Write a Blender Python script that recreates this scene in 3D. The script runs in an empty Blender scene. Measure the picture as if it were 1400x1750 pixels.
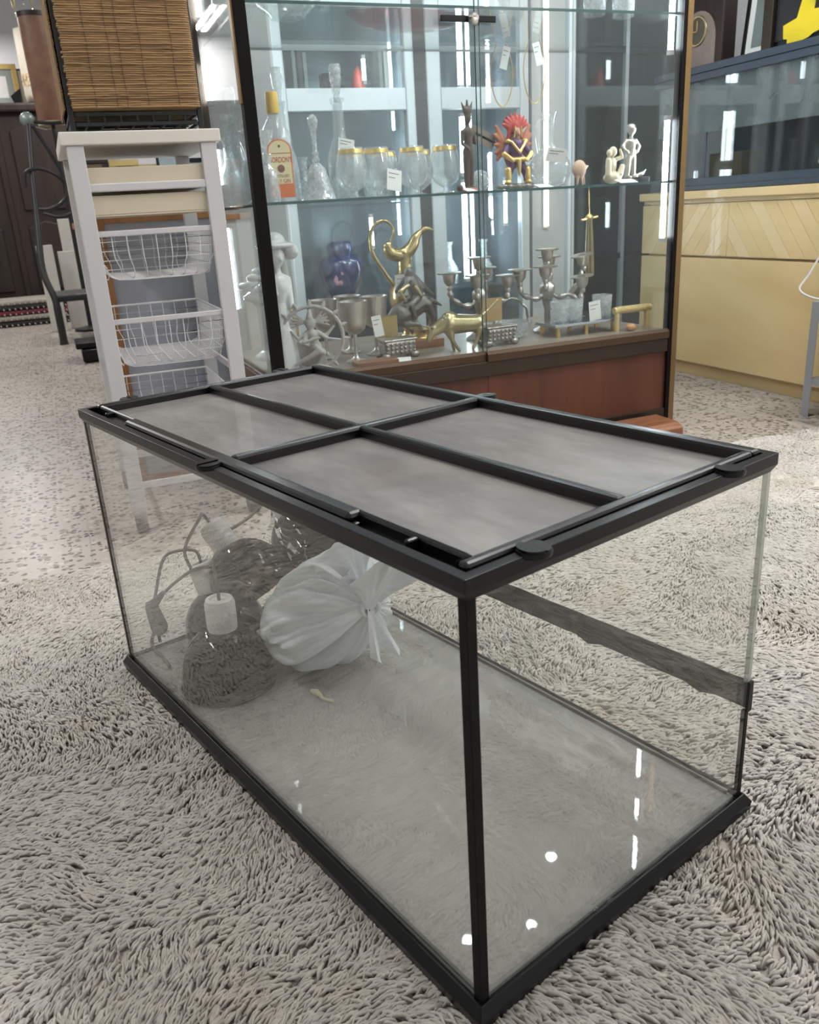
import bpy, bmesh, math, random
import numpy as np
from mathutils import Vector, Matrix, Quaternion
random.seed(7); np.random.seed(7)
PI = math.pi
S = bpy.context.scene
COL = S.collection
# ---------------------------------------------------------------- camera, world, lights, exposure
# world axes: x runs along the front of the display cabinet, y into the room behind it, z up (metres)
camd = bpy.data.cameras.new('camera'); cam = bpy.data.objects.new('camera', camd); COL.objects.link(cam)
camd.sensor_fit = 'HORIZONTAL'; camd.sensor_width = 36.0; camd.lens = 36.447; camd.clip_start = 0.02
Rv, Uv, Fv = (0.92235306, -0.38202308, -0.05764716), (0.18142806, 0.29655088, 0.93762542), (0.34109924, 0.87528049, -0.34283432)
cam.matrix_world = Matrix(((Rv[0], Uv[0], -Fv[0], -0.56218569), (Rv[1], Uv[1], -Fv[1], -2.51077183), (Rv[2], Uv[2], -Fv[2], 0.82055081), (0, 0, 0, 1)))
camd.dof.use_dof = True; camd.dof.focus_distance = 1.35; camd.dof.aperture_fstop = 13.0
S.camera = cam
W = bpy.data.worlds.new('world'); S.world = W; W.use_nodes = True
W.node_tree.nodes['Background'].inputs[0].default_value = (0.75, 0.78, 0.8, 1); W.node_tree.nodes['Background'].inputs[1].default_value = 0.15
S.view_settings.view_transform = 'Standard'; S.view_settings.look = 'None'; S.view_settings.gamma = 1.0
S.view_settings.use_curve_mapping = False; S.view_settings.exposure = 0.58
S.cycles.use_denoising = True; S.cycles.max_bounces = 10; S.cycles.transparent_max_bounces = 40
S.cycles.diffuse_bounces = 4; S.cycles.glossy_bounces = 6; S.cycles.caustics_reflective = False; S.cycles.caustics_refractive = False
S.cycles.sample_clamp_indirect = 6.0
TUBE_W = 11.8            # watts of one ceiling tube
LED_COOL = 46.0          # emission of the display cabinet's tubes
CEIL = 2.8
FIX = [(0.95, -0.96), (-1.9, -0.9), (3.3, -1.2), (3.3, -3.2), (-1.9, 1.8), (-1.9, 4.3), (0.95, 4.3), (-1.4, 7.35), (-0.2, 6.2)]  # the one over the armoire is added, to brighten the far wall

# ---------------------------------------------------------------- materials
def _new(name):
    m = bpy.data.materials.new(name); m.use_nodes = True; n = m.node_tree.nodes; n.clear()
    out = n.new('ShaderNodeOutputMaterial'); return m, n, m.node_tree.links, out
def mat(name, col, rough=0.5, metal=0.0, var=0.12, scale=8.0, stretch=(1, 1, 1), bump=0.0, bscale=None, spec=0.5, coat=0.0, sss=0.0, trans=0.0, col2=None, sharp=False):
    m, n, l, out = _new(name)
    p = n.new('ShaderNodeBsdfPrincipled'); l.new(p.outputs[0], out.inputs[0])
    p.inputs['Roughness'].default_value = rough; p.inputs['Metallic'].default_value = metal
    p.inputs['Specular IOR Level'].default_value = spec; p.inputs['Coat Weight'].default_value = coat
    if sss: p.inputs['Subsurface Weight'].default_value = sss; p.inputs['Subsurface Radius'].default_value = (.02, .02, .02)
    tc = n.new('ShaderNodeTexCoord'); mp = n.new('ShaderNodeMapping'); mp.inputs['Scale'].default_value = stretch
    l.new(tc.outputs['Object'], mp.inputs[0])
    nz = n.new('ShaderNodeTexNoise'); nz.inputs['Scale'].default_value = scale; nz.inputs['Detail'].default_value = 5
    l.new(mp.outputs[0], nz.inputs['Vector'])
    mx = n.new('ShaderNodeMix'); mx.data_type = 'RGBA'
    c1 = tuple(max(0, c * (1 - var)) for c in col); c2 = col2 or tuple(min(1, c * (1 + var)) for c in col)
    mx.inputs[6].default_value = (*c1, 1); mx.inputs[7].default_value = (*c2, 1)
    if sharp:
        rp = n.new('ShaderNodeValToRGB'); rp.color_ramp.elements[0].position = .42; rp.color_ramp.elements[1].position = .58
        l.new(nz.outputs[0], rp.inputs[0]); l.new(rp.outputs[0], mx.inputs[0])
    else: l.new(nz.outputs[0], mx.inputs[0])
    l.new(mx.outputs[2], p.inputs['Base Color'])
    if bump:
        nb = n.new('ShaderNodeTexNoise'); nb.inputs['Scale'].default_value = bscale or scale * 6; nb.inputs['Detail'].default_value = 3
        l.new(mp.outputs[0], nb.inputs['Vector'])
        b = n.new('ShaderNodeBump'); b.inputs['Strength'].default_value = bump; b.inputs['Distance'].default_value = .004
        l.new(nb.outputs[0], b.inputs['Height']); l.new(b.outputs[0], p.inputs['Normal'])
    return m
def fres(n, l, ior):
    g = n.new('ShaderNodeNewGeometry'); mm = n.new('ShaderNodeMix'); mm.data_type = 'FLOAT'
    mm.inputs[2].default_value = ior; mm.inputs[3].default_value = 1.0 / ior
    l.new(g.outputs['Backfacing'], mm.inputs[0])
    f = n.new('ShaderNodeFresnel'); l.new(mm.outputs[0], f.inputs['IOR']); return f
def glass(name, tint=(.97, .985, .975), ior=1.45, haze=0.0, hcol=(.6, .6, .56), dirt=0.0, dscale=6.0, refl=1.0):
    """thin clear glass: each surface reflects by Fresnel and lets the rest straight through; haze = a dusty film on it"""
    m, n, l, out = _new(name)
    t = n.new('ShaderNodeBsdfTransparent'); t.inputs[0].default_value = (*tint, 1)
    g = n.new('ShaderNodeBsdfGlossy'); g.inputs['Roughness'].default_value = 0.015; g.inputs[0].default_value = (refl, refl, refl, 1)
    f = fres(n, l, ior); mx = n.new('ShaderNodeMixShader'); l.new(f.outputs[0], mx.inputs[0]); l.new(t.outputs[0], mx.inputs[1]); l.new(g.outputs[0], mx.inputs[2])
    last = mx
    if haze or dirt:
        d = n.new('ShaderNodeBsdfDiffuse'); d.inputs[0].default_value = (*hcol, 1)
        tc = n.new('ShaderNodeTexCoord'); nz = n.new('ShaderNodeTexNoise'); nz.inputs['Scale'].default_value = dscale; nz.inputs['Detail'].default_value = 6
        l.new(tc.outputs['Object'], nz.inputs['Vector'])
        mr = n.new('ShaderNodeMapRange'); mr.inputs[1].default_value = .45; mr.inputs[2].default_value = .8; mr.inputs[3].default_value = haze; mr.inputs[4].default_value = haze + dirt
        l.new(nz.outputs[0], mr.inputs[0])
        m2 = n.new('ShaderNodeMixShader'); l.new(mr.outputs[0], m2.inputs[0]); l.new(mx.outputs[0], m2.inputs[1]); l.new(d.outputs[0], m2.inputs[2]); last = m2
    l.new(last.outputs[0], out.inputs[0]); return m
def emit(name, col, s):
    m, n, l, out = _new(name); e = n.new('ShaderNodeEmission'); e.inputs[0].default_value = (*col, 1); e.inputs[1].default_value = s
    l.new(e.outputs[0], out.inputs[0]); return m
def wood(name, c1, c2, scale=3.0, stretch=(1, 1, 12), rough=.4, coat=.15, dist=3.0):
    m, n, l, out = _new(name); p = n.new('ShaderNodeBsdfPrincipled'); l.new(p.outputs[0], out.inputs[0])
    p.inputs['Roughness'].default_value = rough; p.inputs['Coat Weight'].default_value = coat
    tc = n.new('ShaderNodeTexCoord'); mp = n.new('ShaderNodeMapping'); mp.inputs['Scale'].default_value = stretch; l.new(tc.outputs['Object'], mp.inputs[0])
    nz = n.new('ShaderNodeTexNoise'); nz.inputs['Scale'].default_value = scale; nz.inputs['Detail'].default_value = 7; nz.inputs['Distortion'].default_value = dist * .3
    l.new(mp.outputs[0], nz.inputs['Vector'])
    rp = n.new('ShaderNodeValToRGB'); rp.color_ramp.elements[0].color = (*c1, 1); rp.color_ramp.elements[1].color = (*c2, 1)
    rp.color_ramp.elements[0].position = .3; rp.color_ramp.elements[1].position = .7
    l.new(nz.outputs[0], rp.inputs[0]); l.new(rp.outputs[0], p.inputs['Base Color']); return m

M = {}
M['black'] = mat('black plastic', (.003, .0031, .0036), .3, var=.3, scale=30, spec=.28)
M['black_shine'] = mat('black gloss plastic', (.003, .0031, .0036), .3, var=.3, scale=30, spec=.55)
M['silicone'] = mat('black silicone', (.007, .007, .007), .5, var=.3, scale=40, bump=.2, bscale=60, spec=.15)
M['tape'] = mat('worn black tape', (.018, .019, .018), .6, var=.5, scale=14, col2=(.05, .051, .047), spec=.2)
M['tank_glass'] = glass('terrarium glass', (.982, .985, .976), 1.46, .004, (.6, .6, .56), .02, 9)
M['tank_bottom'] = glass('terrarium bottom glass', (.98, .98, .975), 1.55, .28, (.74, .74, .725), .14, 5)
M['clear'] = glass('clear cabinet glass', (.965, .988, .985), 1.45, .0)
M['shelf_glass'] = glass('shelf glass', (.95, .98, .97), 1.5, .02, (.6, .65, .65), .03, 4)
M['edge'] = mat('green glass edge', (.015, .075, .07), .15, var=.2, scale=5)
M['crystal'] = glass('crystal', (.95, .965, .97), 1.7, .10, (.85, .9, .92), .08, 30)
M['crystal_cut'] = glass('cut crystal', (.93, .95, .955), 1.9, .22, (.86, .9, .92), .22, 70)
M['bronze'] = mat('dark bronze aluminium', (.05, .036, .026), .38, .6, var=.2, scale=20)
M['blackpost'] = mat('black anodised post', (.006, .0055, .005), .5, .0, var=.2, scale=20, spec=.12)
M['gold_post'] = mat('gold anodised post', (.27, .175, .08), .38, .85, var=.12, scale=10)
M['alu'] = mat('brushed aluminium', (.66, .69, .73), .45, .35, var=.05, scale=10, stretch=(20, 20, 1))
M['white'] = mat('white painted metal', (.56, .555, .57), .4, var=.03, scale=10)
M['white_wire'] = mat('white coated wire', (.74, .74, .76), .35, var=.03, scale=10)
M['beige'] = mat('beige tray plastic', (.6, .53, .41), .45, var=.04, scale=10)
M['rope'] = mat('seagrass rope', (.29, .178, .082), .75, var=.45, scale=40, stretch=(.35, 1, 1.6), bump=.6, bscale=220)
M['black_iron'] = mat('black wrought iron', (.022, .023, .024), .45, .3, var=.3, scale=30)
M['mahogany'] = wood('mahogany veneer', (.065, .018, .008), (.12, .036, .016), 2.2, (5, 5, .7), .5, .0)
M['deckwood'] = wood('shelf board', (.2, .16, .13), (.3, .25, .2), 4, (1, 6, 6), .45)
M['dark_wood'] = wood('dark oak', (.010, .0045, .0035), (.028, .013, .010), 3, (6, 6, .8), .55, .0)
M['blond'] = wood('blond birch veneer', (.60, .43, .20), (.72, .55, .30), 1.1, (1.2, .8, 3.0), .4, .15, 5)
M['blond2'] = wood('blond birch strip light', (.64, .48, .25), (.73, .57, .33), 2.0, (1, 1, 1), .4)
M['blond3'] = wood('blond birch strip dark', (.57, .41, .20), (.66, .50, .27), 2.0, (1, 1, 1), .4)
M['brownwood'] = wood('brown wood', (.17, .065, .03), (.3, .13, .065), 4, (1, 8, 8), .4)
M['orangewood'] = wood('orange wood', (.3, .12, .035), (.42, .19, .07), 4, (6, 6, 1), .45)
M['mirror'] = mat('silvered mirror', (.55, .6, .66), .12, .85, var=.08, scale=4)
M['porcelain'] = mat('white porcelain', (.78, .79, .79), .22, var=.03, coat=.3)
M['pewter'] = mat('pewter', (.52, .48, .44), .32, .85, var=.35, scale=25, bump=.2, bscale=80)
M['silver'] = mat('tarnished silver', (.33, .31, .29), .3, .85, var=.4, scale=30, bump=.5, bscale=90)
M['brass'] = mat('polished brass', (.5, .39, .2), .25, .95, var=.25, scale=18)
M['brass_pale'] = mat('pale brass', (.44, .37, .21), .3, .85, var=.3, scale=20, bump=.3, bscale=60)
M['bronze_fig'] = mat('grey bronze patina', (.2, .19, .175), .38, .6, var=.5, scale=25, bump=.3, bscale=60)
M['bronze_dark'] = mat('dark carved wood figure', (.085, .055, .042), .45, .2, var=.4, scale=30, bump=.3)
M['stone'] = mat('pale grey cast resin', (.44, .41, .4), .6, var=.2, scale=25, bump=.3)
M['cobalt'] = mat('cobalt glaze', (.004, .016, .13), .12, var=.3, scale=12, coat=.5)
M['pink'] = mat('pink enamel', (.55, .2, .3), .3, var=.3, scale=60)
M['red'] = mat('red enamel', (.5, .05, .035), .35, var=.35, scale=50)
M['purple'] = mat('purple enamel', (.1, .035, .13), .35, var=.3, scale=50)
M['gold'] = mat('gold leaf', (.75, .52, .2), .3, .8, var=.25, scale=40)
M['orange_fig'] = mat('orange brown enamel', (.45, .16, .08), .4, var=.35, scale=50)
M['paper'] = mat('white card', (.78, .78, .76), .6, var=.03)
M['ink'] = mat('grey print', (.2, .2, .22), .6)
M['cream'] = mat('cream card', (.62, .55, .36), .6, var=.05)
M['gin_cap'] = mat('yellow cap', (.75, .5, .09), .4, var=.06)
M['gin_cream'] = mat('cream label', (.8, .7, .42), .5, var=.04)
M['gin_orange'] = mat('orange label', (.72, .17, .04), .5, var=.05)
M['gin_red'] = mat('red label print', (.5, .05, .03), .5)
M['gin_brown'] = mat('brown label print', (.22, .08, .05), .5)
M['bamboo'] = mat('bamboo', (.62, .45, .2), .4, var=.25, scale=30, stretch=(1, 1, 4))
M['plaster'] = mat('white plaster', (.82, .84, .87), .8, var=.04, scale=3)
M['ceiling'] = mat('ceiling paint', (.7, .7, .68), .9, var=.03, scale=3)
M['plastic_bag'] = mat('white plastic film', (.78, .83, .86), .38, var=.08, scale=14, sss=.0, bump=.35, bscale=26)
M['ceramic_socket'] = mat('white ceramic socket', (.72, .72, .7), .5, var=.03)
M['cord'] = mat('grey cord', (.09, .09, .085), .5)
M['dome'] = mat('black enamel dome', (.005, .0055, .0065), .06, var=.3, scale=20, spec=.35)
M['foil'] = mat('crumpled aluminium foil', (.75, .77, .8), .22, 1.0, var=.1, bump=.9, bscale=40, scale=10)
M['scrap'] = mat('pale yellow scrap', (.6, .58, .42), .5)
M['grey_rack'] = mat('grey rack metal', (.4, .42, .45), .45, .3, var=.08)
M['rubber'] = mat('black rubber', (.03, .03, .032), .5, var=.3)
M['tank_rim'] = mat('slate blue plastic rim', (.035, .048, .068), .4, var=.15)
M['aquarium_glass'] = glass('aquarium glass', (.9, .92, .92), 1.5, .015, (.4, .42, .42), .02, 6)
M['reflection_haze'] = glass('painted reflection haze', (.8, .82, .82), 1.3, .38, (.36, .39, .4), .3, 9)  # pale haze painted in for a reflection on the aquarium
M['dark_back'] = mat('dark aquarium background', (.012, .011, .013), .4, var=.5, scale=6)
M['yellow'] = mat('yellow adhesive tape', (.8, .6, .02), .45, var=.08, scale=20)
M['stonewhite'] = mat('white marble', (.55, .54, .5), .5, var=.12, scale=10)
M['gilt'] = mat('gilt frame', (.5, .36, .14), .4, .5, var=.2, scale=20)
M['art_grey'] = mat('grey green print', (.2, .23, .22), .5, var=.4, scale=6)
M['art_pale'] = mat('pale print', (.55, .56, .55), .5, var=.25, scale=9)
M['art_brown'] = mat('brown print', (.22, .14, .08), .5, var=.5, scale=7)
M['rusty'] = mat('mottled brown leather', (.15, .062, .035), .45, var=.35, scale=9, col2=(.3, .17, .11), bump=.2, bscale=120)
M['cream_vase'] = mat('cream ceramic', (.6, .55, .45), .5, var=.05)
M['green_dark'] = mat('dark green panel', (.006, .022, .020), .6, var=.7, scale=4, spec=.15)
M['carpet_red'] = mat('dark red rug wool', (.12, .02, .03), .9, var=.5, scale=20)
M['carpet_black'] = mat('black rug wool', (.02, .018, .018), .9, var=.4, scale=20)
M['carpet_grey'] = mat('grey rug wool', (.3, .28, .24), .9, var=.3, scale=20)
M['gilt_rim'] = mat('gilt glass rim', (.75, .55, .2), .3, .7, var=.15)
M['red_glass'] = glass('ruby glass', (.75, .3, .32), 1.5, .25, (.3, .05, .06), .1, 12)
M['led'] = emit('cool led tube', (.86, .94, 1.0), LED_COOL)
M['reflected_strip'] = emit('cool reflected strip', (.84, .93, 1.0), 14.0)  # glow for the rear strips that imitate reflected tubes
M['warm_reflection'] = emit('warm reflected strip', (1.0, .88, .66), 3.0)  # glow imitating a reflected tube on the pillar
M['led_spot'] = emit('led spot', (.88, .95, 1.0), 420.0)
M['tube_white'] = mat('white lamp tube', (.7, .72, .75), .3, var=.03)

def mesh_mat():
    m, n, l, out = _new('fine steel mesh'); tc = n.new('ShaderNodeTexCoord')
    p = n.new('ShaderNodeBsdfPrincipled'); p.inputs['Metallic'].default_value = .35; p.inputs['Roughness'].default_value = .5
    nz = n.new('ShaderNodeTexNoise'); nz.inputs['Scale'].default_value = 7; nz.inputs['Detail'].default_value = 8; nz.inputs['Roughness'].default_value = .65
    mpp = n.new('ShaderNodeMapping'); mpp.inputs['Scale'].default_value = (.7, 1.8, 1); l.new(tc.outputs['Object'], mpp.inputs[0]); l.new(mpp.outputs[0], nz.inputs['Vector'])
    rp = n.new('ShaderNodeValToRGB'); rp.color_ramp.elements[0].position = .4; rp.color_ramp.elements[1].position = .72
    rp.color_ramp.elements[0].color = (.205, .192, .186, 1); rp.color_ramp.elements[1].color = (.36, .345, .335, 1)
    l.new(nz.outputs[0], rp.inputs[0]); l.new(rp.outputs[0], p.inputs['Base Color'])
    t = n.new('ShaderNodeBsdfTransparent'); mx = n.new('ShaderNodeMixShader')
    vals = []
    for ax, per in (('X', .0026), ('Y', .0034)):
        w = n.new('ShaderNodeTexWave'); w.bands_direction = ax; w.inputs['Scale'].default_value = 2 * PI / (20 * per) ; w.inputs['Distortion'].default_value = .3; w.inputs['Detail'].default_value = 0
        l.new(tc.outputs['Object'], w.inputs['Vector']); vals.append(w)
    ma = n.new('ShaderNodeMath'); ma.operation = 'MAXIMUM'; l.new(vals[0].outputs['Fac'], ma.inputs[0])
    sc = n.new('ShaderNodeMath'); sc.operation = 'MULTIPLY'; sc.inputs[1].default_value = .75; l.new(vals[1].outputs['Fac'], sc.inputs[0]); l.new(sc.outputs[0], ma.inputs[1])
    mr = n.new('ShaderNodeMapRange'); mr.inputs[1].default_value = .3; mr.inputs[2].default_value = .95; mr.inputs[3].default_value = .18; mr.inputs[4].default_value = 1.0
    l.new(ma.outputs[0], mr.inputs[0]); l.new(mr.outputs[0], mx.inputs[0]); l.new(t.outputs[0], mx.inputs[1]); l.new(p.outputs[0], mx.inputs[2])
    l.new(mx.outputs[0], out.inputs[0]); return m
M['mesh'] = mesh_mat()
def terrazzo_mat():
    m, n, l, out = _new('terrazzo'); p = n.new('ShaderNodeBsdfPrincipled'); l.new(p.outputs[0], out.inputs[0]); p.inputs['Roughness'].default_value = .32
    g = n.new('ShaderNodeNewGeometry')
    nd = n.new('ShaderNodeTexNoise'); nd.inputs['Scale'].default_value = 40; nd.inputs['Detail'].default_value = 2; l.new(g.outputs['Position'], nd.inputs['Vector'])
    va = n.new('ShaderNodeVectorMath'); va.operation = 'MULTIPLY_ADD'; va.inputs[1].default_value = (.022, .022, .0); l.new(nd.outputs['Color'], va.inputs[0]); l.new(g.outputs['Position'], va.inputs[2])
    base = n.new('ShaderNodeRGB'); base.outputs[0].default_value = (.43, .392, .358, 1)
    cur = base.outputs[0]
    for sc, thr, col, rnd in ((52, .30, (.17, .14, .118), 1), (36, .24, (.27, .225, .19), 1), (64, .26, (.07, .058, .05), 1), (44, .14, (.52, .48, .44), 1)):
        v = n.new('ShaderNodeTexVoronoi'); v.inputs['Scale'].default_value = sc; l.new(va.outputs[0], v.inputs['Vector'])
        v.inputs['Randomness'].default_value = 1.0
        r = n.new('ShaderNodeSeparateColor'); l.new(v.outputs['Color'], r.inputs[0])
        a = n.new('ShaderNodeMath'); a.operation = 'LESS_THAN'; a.inputs[1].default_value = thr; l.new(r.outputs[0], a.inputs[0])
        b = n.new('ShaderNodeMath'); b.operation = 'LESS_THAN'; b.inputs[1].default_value = .42; l.new(v.outputs['Distance'], b.inputs[0])
        c = n.new('ShaderNodeMath'); c.operation = 'MULTIPLY'; l.new(a.outputs[0], c.inputs[0]); l.new(b.outputs[0], c.inputs[1])
        mx = n.new('ShaderNodeMix'); mx.data_type = 'RGBA'; l.new(c.outputs[0], mx.inputs[0]); l.new(cur, mx.inputs[6]); mx.inputs[7].default_value = (*col, 1); cur = mx.outputs[2]
    nz = n.new('ShaderNodeTexNoise'); nz.inputs['Scale'].default_value = 1.3; nz.inputs['Detail'].default_value = 4; l.new(g.outputs['Position'], nz.inputs['Vector'])
    mr = n.new('ShaderNodeMapRange'); mr.inputs[1].default_value = .3; mr.inputs[2].default_value = .7; mr.inputs[3].default_value = .86; mr.inputs[4].default_value = 1.08; l.new(nz.outputs[0], mr.inputs[0])
    mm = n.new('ShaderNodeMix'); mm.data_type = 'RGBA'; mm.blend_type = 'MULTIPLY'; mm.inputs[0].default_value = 1; l.new(cur, mm.inputs[6]); l.new(mr.outputs[0], mm.inputs[7])
    l.new(mm.outputs[2], p.inputs['Base Color']); return m
M['terrazzo'] = terrazzo_mat()
def rug_mat():
    m, n, l, out = _new('cream shag wool'); p = n.new('ShaderNodeBsdfPrincipled'); tl = n.new('ShaderNodeBsdfTranslucent'); ms = n.new('ShaderNodeMixShader'); ms.inputs[0].default_value = .26; l.new(p.outputs[0], ms.inputs[1]); l.new(tl.outputs[0], ms.inputs[2]); l.new(ms.outputs[0], out.inputs[0]); p.inputs['Roughness'].default_value = .9; p.inputs['Specular IOR Level'].default_value = .1
    g = n.new('ShaderNodeNewGeometry')
    a = n.new('ShaderNodeTexNoise'); a.inputs['Scale'].default_value = 3.2; a.inputs['Detail'].default_value = 5; l.new(g.outputs['Position'], a.inputs['Vector'])
    b = n.new('ShaderNodeTexNoise'); b.inputs['Scale'].default_value = 90; b.inputs['Detail'].default_value = 1; l.new(g.outputs['Position'], b.inputs['Vector'])
    r1 = n.new('ShaderNodeValToRGB'); e = r1.color_ramp.elements; e[0].position = .28; e[0].color = (.60, .54, .455, 1); e[1].position = .40; e[1].color = (.70, .665, .615, 1)
    x = e.new(.75); x.color = (.715, .685, .655, 1)
    l.new(a.outputs[0], r1.inputs[0])
    mr = n.new('ShaderNodeMapRange'); mr.inputs[1].default_value = .3; mr.inputs[2].default_value = .7; mr.inputs[3].default_value = .88; mr.inputs[4].default_value = 1.1; l.new(b.outputs[0], mr.inputs[0])
    mm = n.new('ShaderNodeMix'); mm.data_type = 'RGBA'; mm.blend_type = 'MULTIPLY'; mm.inputs[0].default_value = 1; l.new(r1.outputs[0], mm.inputs[6]); l.new(mr.outputs[0], mm.inputs[7])
    l.new(mm.outputs[2], p.inputs['Base Color']); l.new(mm.outputs[2], tl.inputs[0]); return m
M['rug'] = rug_mat()

# ---------------------------------------------------------------- helpers
def box(bm, x0, x1, y0, y1, z0, z1, T=None):
    vs = [bm.verts.new(T @ Vector(c) if T else Vector(c)) for c in ((x0, y0, z0), (x1, y0, z0), (x1, y1, z0), (x0, y1, z0), (x0, y0, z1), (x1, y0, z1), (x1, y1, z1), (x0, y1, z1))]
    for f in ((0, 3, 2, 1), (4, 5, 6, 7), (0, 1, 5, 4), (1, 2, 6, 5), (2, 3, 7, 6), (3, 0, 4, 7)): bm.faces.new([vs[i] for i in f])
def lathe(bm, prof, c=(0, 0, 0), seg=20, T=None, flat=(1, 1), mod=None):
    """turn (radius, z) points about z; radius 0 closes an end"""
    rings = []; c = Vector(c)
    for r, z in prof:
        if r <= 1e-6:
            v = Vector((0, 0, z)); v = (T @ v if T else v) + c; rings.append([bm.verts.new(v)])
        else:
            ring = []
            for i in range(seg):
                a = 2 * PI * i / seg; rr = r * (mod(a, z) if mod else 1)
                v = Vector((rr * math.cos(a) * flat[0], rr * math.sin(a) * flat[1], z)); ring.append(bm.verts.new((T @ v if T else v) + c))
            rings.append(ring)
    for A, B in zip(rings, rings[1:]):
        if len(A) == 1 and len(B) == 1: continue
        for i in range(seg):
            j = (i + 1) % seg
            if len(A) == 1: bm.faces.new((A[0], B[j], B[i]))
            elif len(B) == 1: bm.faces.new((A[i], A[j], B[0]))
            else: bm.faces.new((A[i], A[j], B[j], B[i]))
def tube(bm, pts, r, seg=8, closed=False, caps=True):
    pts = [Vector(p) for p in pts]; n = len(pts); rs = r if isinstance(r, (list, tuple)) else [r] * n
    up = Vector((0, 0, 1)); rings = []; prev = None
    for i, p in enumerate(pts):
        if closed: t = pts[(i + 1) % n] - pts[i - 1]
        else: t = pts[min(i + 1, n - 1)] - pts[max(i - 1, 0)]
        t = t.normalized() if t.length > 1e-9 else Vector((0, 0, 1))
        if prev is None: s = t.cross(up if abs(t.z) < .95 else Vector((1, 0, 0))).normalized()
        else: s = (prev - t * prev.dot(t)).normalized()
        prev = s; b = t.cross(s)
        rings.append([bm.verts.new(p + (s * math.cos(2 * PI * k / seg) + b * math.sin(2 * PI * k / seg)) * rs[i]) for k in range(seg)])
    m = n if closed else n - 1
    for i in range(m):
        A, B = rings[i], rings[(i + 1) % n]
        for k in range(seg): bm.faces.new((A[k], A[(k + 1) % seg], B[(k + 1) % seg], B[k]))
    if caps and not closed:
        bm.faces.new(list(reversed(rings[0]))); bm.faces.new(rings[-1])
def ball(bm, c, r, u=14, v=9, T=None):
    r = (r, r, r) if not isinstance(r, (tuple, list)) else r
    prof = [(math.sin(PI * i / v), -math.cos(PI * i / v)) for i in range(v + 1)]; prof[0] = (0, -1); prof[-1] = (0, 1)
    Mx = Matrix.Diagonal((r[0], r[1], r[2])); Mx = (T @ Mx) if T else Mx
    lathe(bm, prof, c, u, Mx)
def prism(bm, poly, z0, z1, T=None):
    lo = [bm.verts.new((T @ Vector((x, y, z0))) if T else (x, y, z0)) for x, y in poly]; hi = [bm.verts.new((T @ Vector((x, y, z1))) if T else (x, y, z1)) for x, y in poly]
    n = len(poly); bm.faces.new(list(reversed(lo))); bm.faces.new(hi)
    for i in range(n): bm.faces.new((lo[i], lo[(i + 1) % n], hi[(i + 1) % n], hi[i]))
def smooth_path(pts, n=24):
    pts = [Vector(p) for p in pts]; P = [pts[0] * 2 - pts[1]] + pts + [pts[-1] * 2 - pts[-2]]; out = []
    k = len(pts) - 1
    for i in range(n + 1):
        t = i / n * k; j = min(int(t), k - 1); u = t - j; a, b, c, d = P[j], P[j + 1], P[j + 2], P[j + 3]
        out.append(.5 * ((2 * b) + (c - a) * u + (2 * a - 5 * b + 4 * c - d) * u * u + (3 * b - a - 3 * c + d) * u ** 3))
    return out
def Bm(): return bmesh.new()
def obj(name, bm, m, parent=None, smooth=False, bev=0.0, kind=None, label=None, loc=None, rot=None):
    bmesh.ops.recalc_face_normals(bm, faces=bm.faces[:])
    me = bpy.data.meshes.new(name); bm.to_mesh(me); bm.free()
    me.materials.append(M[m] if isinstance(m, str) else m)
    if smooth:
        me.polygons.foreach_set('use_smooth', [True] * len(me.polygons))
        try: me.set_sharp_from_angle(angle=math.radians(50))
        except Exception: pass
    o = bpy.data.objects.new(name, me); COL.objects.link(o)
    if parent is not None: o.parent = parent
    if bev:
        b = o.modifiers.new('bevel', 'BEVEL'); b.width = bev; b.segments = 2; b.limit_method = 'ANGLE'
    if kind: o['kind'] = kind
    if label: o['label'] = label
    if loc: o.location = loc
    if rot is not None: o.rotation_euler = (0, 0, rot)
    return o
def pbox(name, m, parent, *b, bev=0.0, **k):
    bm = Bm(); box(bm, *b); return obj(name, bm, m, parent, bev=bev, **k)
def plathe(name, m, parent, prof, c=(0, 0, 0), seg=24, **k):
    kk = {q: k.pop(q) for q in ('flat', 'mod', 'T') if q in k}
    bm = Bm(); lathe(bm, prof, c, seg, **kk); return obj(name, bm, m, parent, smooth=True, **k)
def ptube(name, m, parent, pts, r, seg=8, **k):
    cl = k.pop('closed', False); bm = Bm(); tube(bm, pts, r, seg, cl); return obj(name, bm, m, parent, smooth=True, **k)
def thing(name, label, cat, loc=(0, 0, 0), rotz=0.0, group=None):
    o = bpy.data.objects.new(name, None); COL.objects.link(o); o.empty_display_size = .05
    o.location = loc; o.rotation_euler = (0, 0, rotz); o['label'] = label; o['category'] = cat
    if group: o['group'] = group
    return o
def tag(o, label, cat, group=None):
    o['label'] = label; o['category'] = cat
    if group: o['group'] = group
    return o
def structure(o): o['kind'] = 'structure'; return o
def dup(root, loc, rotz=None, label=None, group=None):
    r = root.copy(); COL.objects.link(r); r.location = loc
    if rotz is not None: r.rotation_euler = (0, 0, rotz)
    if label: r['label'] = label
    if group: r['group'] = group
    for ch in list(root.children):
        c = ch.copy(); COL.objects.link(c); c.parent = r
        for g in ch.children:
            d = g.copy(); COL.objects.link(d); d.parent = c
    return r
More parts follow.
